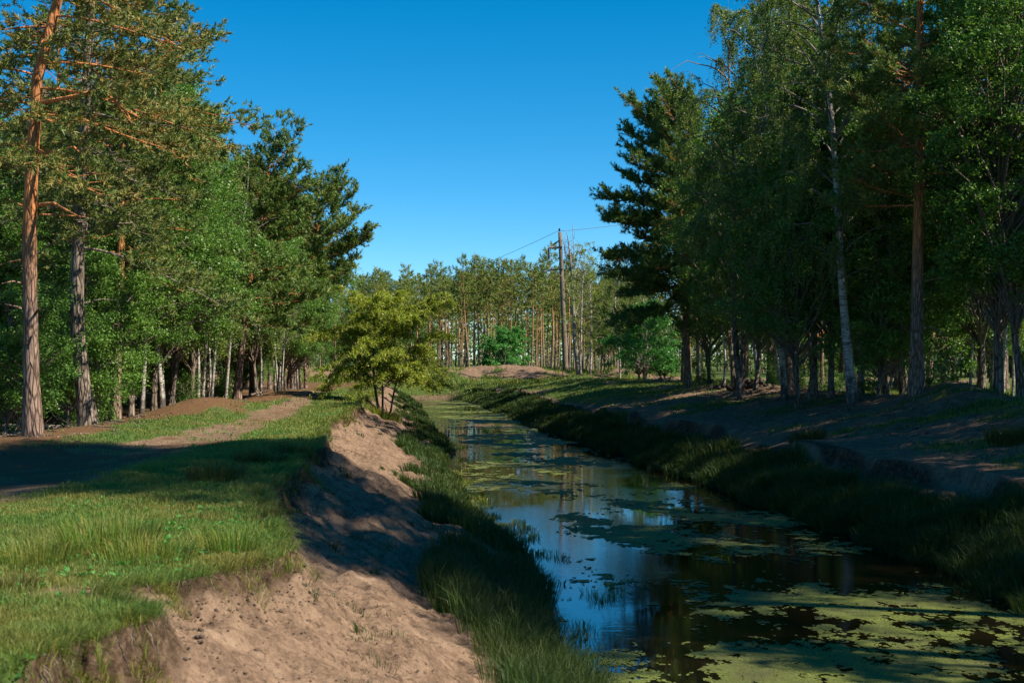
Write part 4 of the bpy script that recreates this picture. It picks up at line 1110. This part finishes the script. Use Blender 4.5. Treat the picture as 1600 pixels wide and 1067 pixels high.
proto('thin_birch', 'birch_tree', birch_mesh(45, 11.5, .10, 1.8, 1.7, 40, 8, .7, .12, gapz=.07, wob=.2, mat_n='leaf_yellow', lift=1.0), M['bark_birch'])
proto('lush_birch', 'birch_tree', birch_mesh(46, 11.5, .10, 2.2, 2.3, 46, 12, 1.1, .11, gapz=.05, wob=.2), M['bark_birch'])
for k, u, Y, rr, s, lab in [('thin_birch', 908, 118, .3, .98, 'sparse yellowing birch with a white foot next to the dead birch'), ('thin_birch', 922, 124, 2.1, .95, 'second sparse yellowing birch just behind the one next to the dead birch'),
                            ('lush_birch', 968, 121, 1.1, 1.0, 'full pale green birch between the sparse birches and the fresh green tree'), ('lush_birch', 1000, 128, 4.0, 1.0, 'pale green birch rising behind the spreading fresh green tree'),
                            ('broad1', 945, 130, 2.2, .6, 'bushy tree behind the sparse birches on the ridge'), ('broad3', 1040, 110, 3.0, .85, 'small yellow-green tree beside the spreading fresh green tree')]:
    x, y = base(u, Y); place(k, x, y, rr, s, lab)

# ---- trees of the shaded bank
def reachR1(az, t): return 1.2 + (1 - t) * .8 + (np.interp(t, [0, .3, .65, .85, .95, 1], [1.7, 2.1, 2.9, 2.9, 2.2, 1.4])) * max(0, math.cos(az - math.pi)) - t * .7
proto('pine_r1', 'pine_tree', pine_mesh(16, 15.0, .19, 4.0, 118, reachR1, wob=.1, kn=18, nl=.2, nw=.046, droop=.32, shoot_gap=.12, branchlet_gap=.105), M['bark_pine'])
x, y = base(1075, 75)
place('pine_r1', x, y, 0, 1, 'pine with layered boughs spreading furthest over the water, outermost of the dark trees')
def reachR2(az, t): return 3.3 * (1 - .5 * t) * (1 + .25 * math.sin(az * 2)) + .2
proto('pine_r2', 'pine_tree', pine_mesh(17, 19.5, .235, 5.6, 62, reachR2, wob=.1, kn=18, nl=.17, nw=.038, droop=.15, stubs=8, shoot_gap=.12, branchlet_gap=.13), M['bark_pine'])
x, y = base(1432, 46)
place('pine_r2', x, y, 0, 1, 'thickest straight dark pine trunk by the earth mound, sunlit needles in its top')
proto('birch_r', 'birch_tree', birch_mesh(47, 19, .17, 4.2, 3.2, 72, 17, 1.7, .08, lean=(-2.0, 0), wob=.15, gapz=.032), M['bark_birch'])
x, y = base(1333, 50)
place('birch_r', x, y, 0, 1, 'big silver birch with white trunk leaning toward the water beside the thickest pine')
proto('birch_r2', 'birch_tree', birch_mesh(48, 19, .15, 3.4, 3.9, 84, 18, 1.8, .085, lean=(-.3, 0), wob=.2, gapz=.03, stems=2), M['bark_grey'])
x, y = base(1158, 60)
place('birch_r2', x, y, 0, .90, 'tall weeping birch with dark double bole, highest of the shaded trees')
place('birch1', *base(1226, 57), 3.9, 1.08, 'birch with slender dark bole between the two weeping birches')
place('birch_r2', *base(1272, 55), 2.1, .84, 'weeping birch with dark bole between the double-boled one and the leaning silver birch')
G_R = 'trees along the shaded wood edge'
RSIDE = [
 ('birch0', 1093, 79, 1.0, .85, 'thin white stem just beside the outermost dark pine'),
 ('broad1', 1110, 76, 2.0, 1.0, 'dark leafy tree second in from the outermost pine'),
 ('birch2', 1131, 70, .5, 1.0, 'white birch stem with a broken bark patch near the soil heap'),
 ('broad0', 1147, 70, 3.0, 1.0, 'dark trunk close behind the broken-barked birch'),
 ('birch0', 1186, 66, 2.5, 1.1, 'brightly lit single white stem beside the soil heap'),
 ('pine_mid1', 1232, 60, 1.0, 1.0, 'dark pine trunk between the lit white stem and the weeping birches'),
 ('broad2', 1298, 54, 4.0, .85, 'dark leafy tree just before the leaning silver birch'),
 ('birch1', 1345, 55, 1.4, 1.0, 'lit upright white trunk right behind the leaning silver birch'),
 ('broad1', 1385, 52, .3, 1.1, 'low-leaved tree between the silver birch and the thickest pine'),
 ('broad0', 1410, 52.5, 2.4, .8, 'lit grey trunk leaning just before the thickest pine'),
 ('broad1', 1482, 56, 4.4, 1.0, 'lit short trunk with bright low leaves behind the earth mound'),
 ('broad2', 1560, 46, 1.2, 1.05, 'large dark leafy tree past the earth mound'),
 ('birch3', 1566, 52, 2.6, 1.0, 'forked white birch standing past the earth mound'),
 ('broad2', 1535, 52, 5.0, 1.1, 'tall full leafy tree behind the earth mound, dark all over'),
 ('broad0', 1596, 44, 3.3, 1.1, 'leafy tree furthest along the shaded edge past the forked birch'),
 ('broad1', 1250, 53, 1.7, .95, 'leafy tree with low boughs in front of the weeping birches'),
 ('broad3', 1372, 51, .7, 1.0, 'low leafy tree filling the gap before the thickest pine'),
 ('broad1', 1180, 63, 3.7, .95, 'leafy tree with low boughs before the dark pine trunk'),
 ('pine_mid0', 1630, 47, 3.3, 1.0, 'dark pine just past the forked birch'),
]
for k, u, Y, r_, s, lab in RSIDE:
    x, y = base(u, Y); place(k, x, y, r_, s, lab, G_R)
LBL_R = {'pine_tree': 'pine in the dark wood behind the shaded bank', 'broadleaf_tree': 'leafy tree in the dark wood behind the shaded bank', 'birch_tree': 'birch in the dark wood behind the shaded bank'}
GRP_R = {'pine_tree': 'pines inside the shaded wood', 'broadleaf_tree': 'leafy trees inside the shaded wood', 'birch_tree': 'birches inside the shaded wood'}
def regR(r):
    y = r.uniform(58, 120); x = .115 * y + (.40 * y - .115 * y) * r.random()
    return (x, y) if x > float(_xR(y)) + 9.5 and not (x > 19 and y < 70) else None
fill(40, regR, ['broad0', 'broad1', 'broad2', 'pine_mid0', 'pine_mid1', 'birch0', 'pine_mid2'], LBL_R, GRP_R, 15, mind=2.4)
fill(34, lambda r: ((lambda y: (r.uniform(.20, .45) * y, y))(r.uniform(148, 200))), ['broad1', 'pine_mid1', 'pine_mid0', 'broad3'], {'pine_tree': 'pine at the far back of the shaded wood', 'broadleaf_tree': 'leafy tree at the far back of the shaded wood'},
     {'pine_tree': 'pines at the back of the shaded wood', 'broadleaf_tree': 'leafy trees at the back of the shaded wood'}, 16, .8, 1.05, 3.0)
# trees of the same bank standing nearer than the photo shows: they shade the grass and the water
proto('tall_broad', 'broadleaf_tree', broad_mesh(35, 25, .22, 13, 3.7, 230, 230, .13, .8), M['bark_grey'])
for x, y, k, r_, s in [(17.0, 12.4, 'tall_broad', .3, 1.16), (17.3, 15.6, 'tall_broad', 2.0, 1.2), (17.0, 18.4, 'tall_broad', 4.0, 1.14), (14.6, 12.3, 'birch0', 3, .85), (15.2, 14.6, 'birch3', 1, .9),
                       (16.4, 17.8, 'tall_broad', 3.0, .6), (16.6, 20.9, 'tall_broad', 1.0, .66), (17.2, 23.0, 'tall_broad', 2.5, .64), (16.7, 25.2, 'tall_broad', 4.1, .68), (17.2, 27.6, 'tall_broad', 5.1, .66), (17.6, 30.0, 'tall_broad', .6, .70), (17.8, 33.0, 'tall_broad', 3.6, .72),
                       (20.6, 24.2, 'broad2', 1.0, .92), (21.2, 28.4, 'broad2', 2.8, .95), (21.6, 32.4, 'broad2', 4.4, 1.0), (18.2, 36.0, 'birch1', 1.0, 1.0), (17.6, 39.4, 'pine_mid0', 2.0, .95), (23, 38, 'broad2', 2.6, 1.0),
                       (20.5, 42, 'broad0', 2, 1.1), (26, 35, 'broad2', 2, 1.0), (25, 44, 'pine_mid0', 2, 1.05), (20.5, 36.5, 'broad2', 1, .95)]:
    place(k, x, y, r_, s, 'tree of the shaded bank standing nearer than the earth mound', 'near trees of the shaded bank')
# the wood closing the horizon all round, one mass
def distant_wood():
    global rng
    rng = np.random.default_rng(99)
    n = 2600
    th = rng.uniform(-1.1, 1.1, n)
    d0 = np.interp(th, [-1.1, -.30, -.2, .12, .2, .3, 1.1], [75, 130, 265, 265, 190, 150, 80])
    d = d0 * (1 + .35 * rng.random(n) ** 1.5); X = np.sin(th) * d; Y = np.cos(th) * d
    T = Tubes(); P = []
    for i in range(n):
        z = float(H(X[i], Y[i])); h = rng.uniform(8, 12.5) * (1.3 if d0[i] > 180 else 1)
        if i % 2 == 0: T.add(np.array([(X[i], Y[i], z - .2), (X[i] + rng.normal(0, .2), Y[i], z + h * .8)]), [.14, .04], 4, cap=False)
        k = 150; t = rng.random(k) ** .8; a = rng.uniform(0, 6.28, k); q = (2.2 * np.sin(np.pi * (t * .85 + .12)) ** .7) * np.sqrt(rng.random(k))
        P.append(np.stack([X[i] + np.cos(a) * q, Y[i] + np.sin(a) * q, z + .5 + (h - .5) * t], 1))
    v, f, r = leaf_arrays(np.concatenate(P), .62)
    tv = np.concatenate(T.v); tf = np.concatenate(T.f)
    me = mesh_np('distant_wood', np.concatenate([v, tv]), [f, tf + len(v)], dict(rnd=np.concatenate([r, np.zeros(len(tv))]), tag=np.zeros(len(v) + len(tv))), False, np.concatenate([np.zeros(len(f)), np.ones(len(tf))]))
    o = link('distant_wood', me, [M['needles'], M['bark_grey']], kind='stuff')
distant_wood()

proto('sapling', 'sapling', broad_mesh(36, 1.7, .014, .15, .65, 30, 60, .085, .22, stems=2), M['bark_grey'])
r = np.random.default_rng(33)
for i in range(14):
    y = r.uniform(44, 84); x = float(_xR(y)) + r.uniform(9.0, 13.5)
    place('sapling', x, y, r.uniform(0, 6), r.uniform(.5, 1.1), 'low leafy sapling among the trunks of the shaded wood edge', 'saplings of the shaded wood edge')
for i in range(9):
    y = r.uniform(36, 72); x = -11.2 - r.uniform(.4, 3)
    place('sapling', x, y, r.uniform(0, 6), r.uniform(.5, 1.0), 'low leafy sapling among the trunks of the sunlit wood edge', 'saplings of the sunlit wood edge')
# ---- dead wood on the ground
def branchy(name, label, cat, x, y, L, n, spread, rad, m, seed, flat=.25):
    global rng
    rng = np.random.default_rng(seed)
    z = float(H(x, y)); T = Tubes()
    for i in range(n):
        a = rng.uniform(0, 6.28); d = unit(np.array([math.cos(a), math.sin(a), rng.uniform(.02, flat)])); l = L * rng.uniform(.4, 1.0)
        s = np.linspace(0, 1, 6)[:, None]
        o = rng.normal(0, spread, 3) * [1, 1, .2]
        q = o + d * s * l - d * l * .25 + np.cumsum(rng.normal(0, .04, (6, 3)), 0) * l * s; q[:, 2] = np.abs(q[:, 2]) + rad
        T.add(q, np.linspace(rad * rng.uniform(.5, 1), rad * .25, 6), 4, cap=False)
    o = link(name, T.mesh(name), m); o.location = (x, y, z); o['label'] = label; o['category'] = cat
branchy('brushwood_heap', 'pale heap of dry brushwood in front of the spreading fresh green tree', 'brushwood', *base(1033, 92), 1.6, 46, .4, .035, M['bark_dead'], 3, .8)
branchy('brushwood_heap', 'tangle of dead twigs at the foot of the leaning pine', 'brushwood', *base(96, 37.5), 1.1, 16, .5, .012, M['bark_grey'], 4, .9)
branchy('brushwood_heap', 'dry sticks scattered at the foot of the orange-barked pine', 'brushwood', *base(18, 31), .8, 18, .22, .010, M['bark_grey'], 5, .3)
branchy('brushwood_heap', 'dry twig tangle between the trunks of the weeping birches', 'brushwood', *base(1262, 57), 2.2, 26, .6, .02, M['bark_dead'], 6, .9)
def log(label, p0, p1, r0, r1, m, name='fallen_log'):
    global rng
    rng = np.random.default_rng(int(p0[0] * 10) % 1000)
    a = np.array([p0[0], p0[1], float(H(*p0[:2])) + r0 * .8 + (p0[2] if len(p0) > 2 else 0)]); b = np.array([p1[0], p1[1], float(H(*p1[:2])) + r1 + (p1[2] if len(p1) > 2 else 0)])
    s = np.linspace(0, 1, 8)[:, None]; q = (b - a) * s + np.cumsum(rng.normal(0, .015, (8, 3)), 0)
    T = Tubes(); T.add(q, np.linspace(r0, r1, 8), 9, lump=.08); o = link(name, T.mesh(name), m); o.location = a; o['label'] = label; o['category'] = 'log'
log('pale fallen log lying in the shade behind the orange-barked pine', (-15.6, 38.5), (-12.6, 37.6), .08, .05, M['bark_dead'])
log('second pale fallen log further back behind the orange-barked pine', (-17.0, 42.0), (-13.4, 42.4), .09, .06, M['bark_dead'])
log('dark fallen branch lying on the grass in front of the last sunlit trees', (*base(392, 62), 0), (*base(425, 62.5), .05), .07, .03, M['bark_grey'])
log('short white log on the shaded ground by the weeping birches', (*base(1262, 56), 0), (*base(1270, 55.5), .15), .07, .06, M['bark_dead'])
x, y = base(205, 47)
def stump():
    T = Tubes(); T.add(np.array([(0, 0, -.2), (0, 0, .1), (.02, 0, .5), (.03, 0, .72)]), [.16, .13, .1, .1], 9, lump=.08)
    o = link('tree_stump', T.mesh('tree_stump'), M['bark_grey']); o.location = (x, y, float(H(x, y))); o['label'] = 'small grey stump standing before the brown leaf mound'; o['category'] = 'stump'
stump()
def heap():
    global rng
    rng = np.random.default_rng(91)
    x, y = base(1168, 64); n = 40
    T = Tubes()
    for i in range(n):
        o = rng.normal(0, .45, 3) * [1.3, .6, 0]; d = unit(rng.normal(size=3) * [1, .6, .4] + [0, 0, .2]); l = rng.uniform(.15, .6); s = np.linspace(0, 1, 4)[:, None]
        q = o + np.array([0, 0, .12 + .3 * math.exp(-(o[0] / .7) ** 2)]) * rng.random() + d * l * s; T.add(q, [.09, .12, .09, .03], 6, lump=.2)
    o = link('root_heap', T.mesh('root_heap'), M['clod']); o.location = (x, y, float(H(x, y))); o['label'] = 'dark heap of soil and uprooted stumps beside the lit white stem'; o['category'] = 'soil heap'
heap()
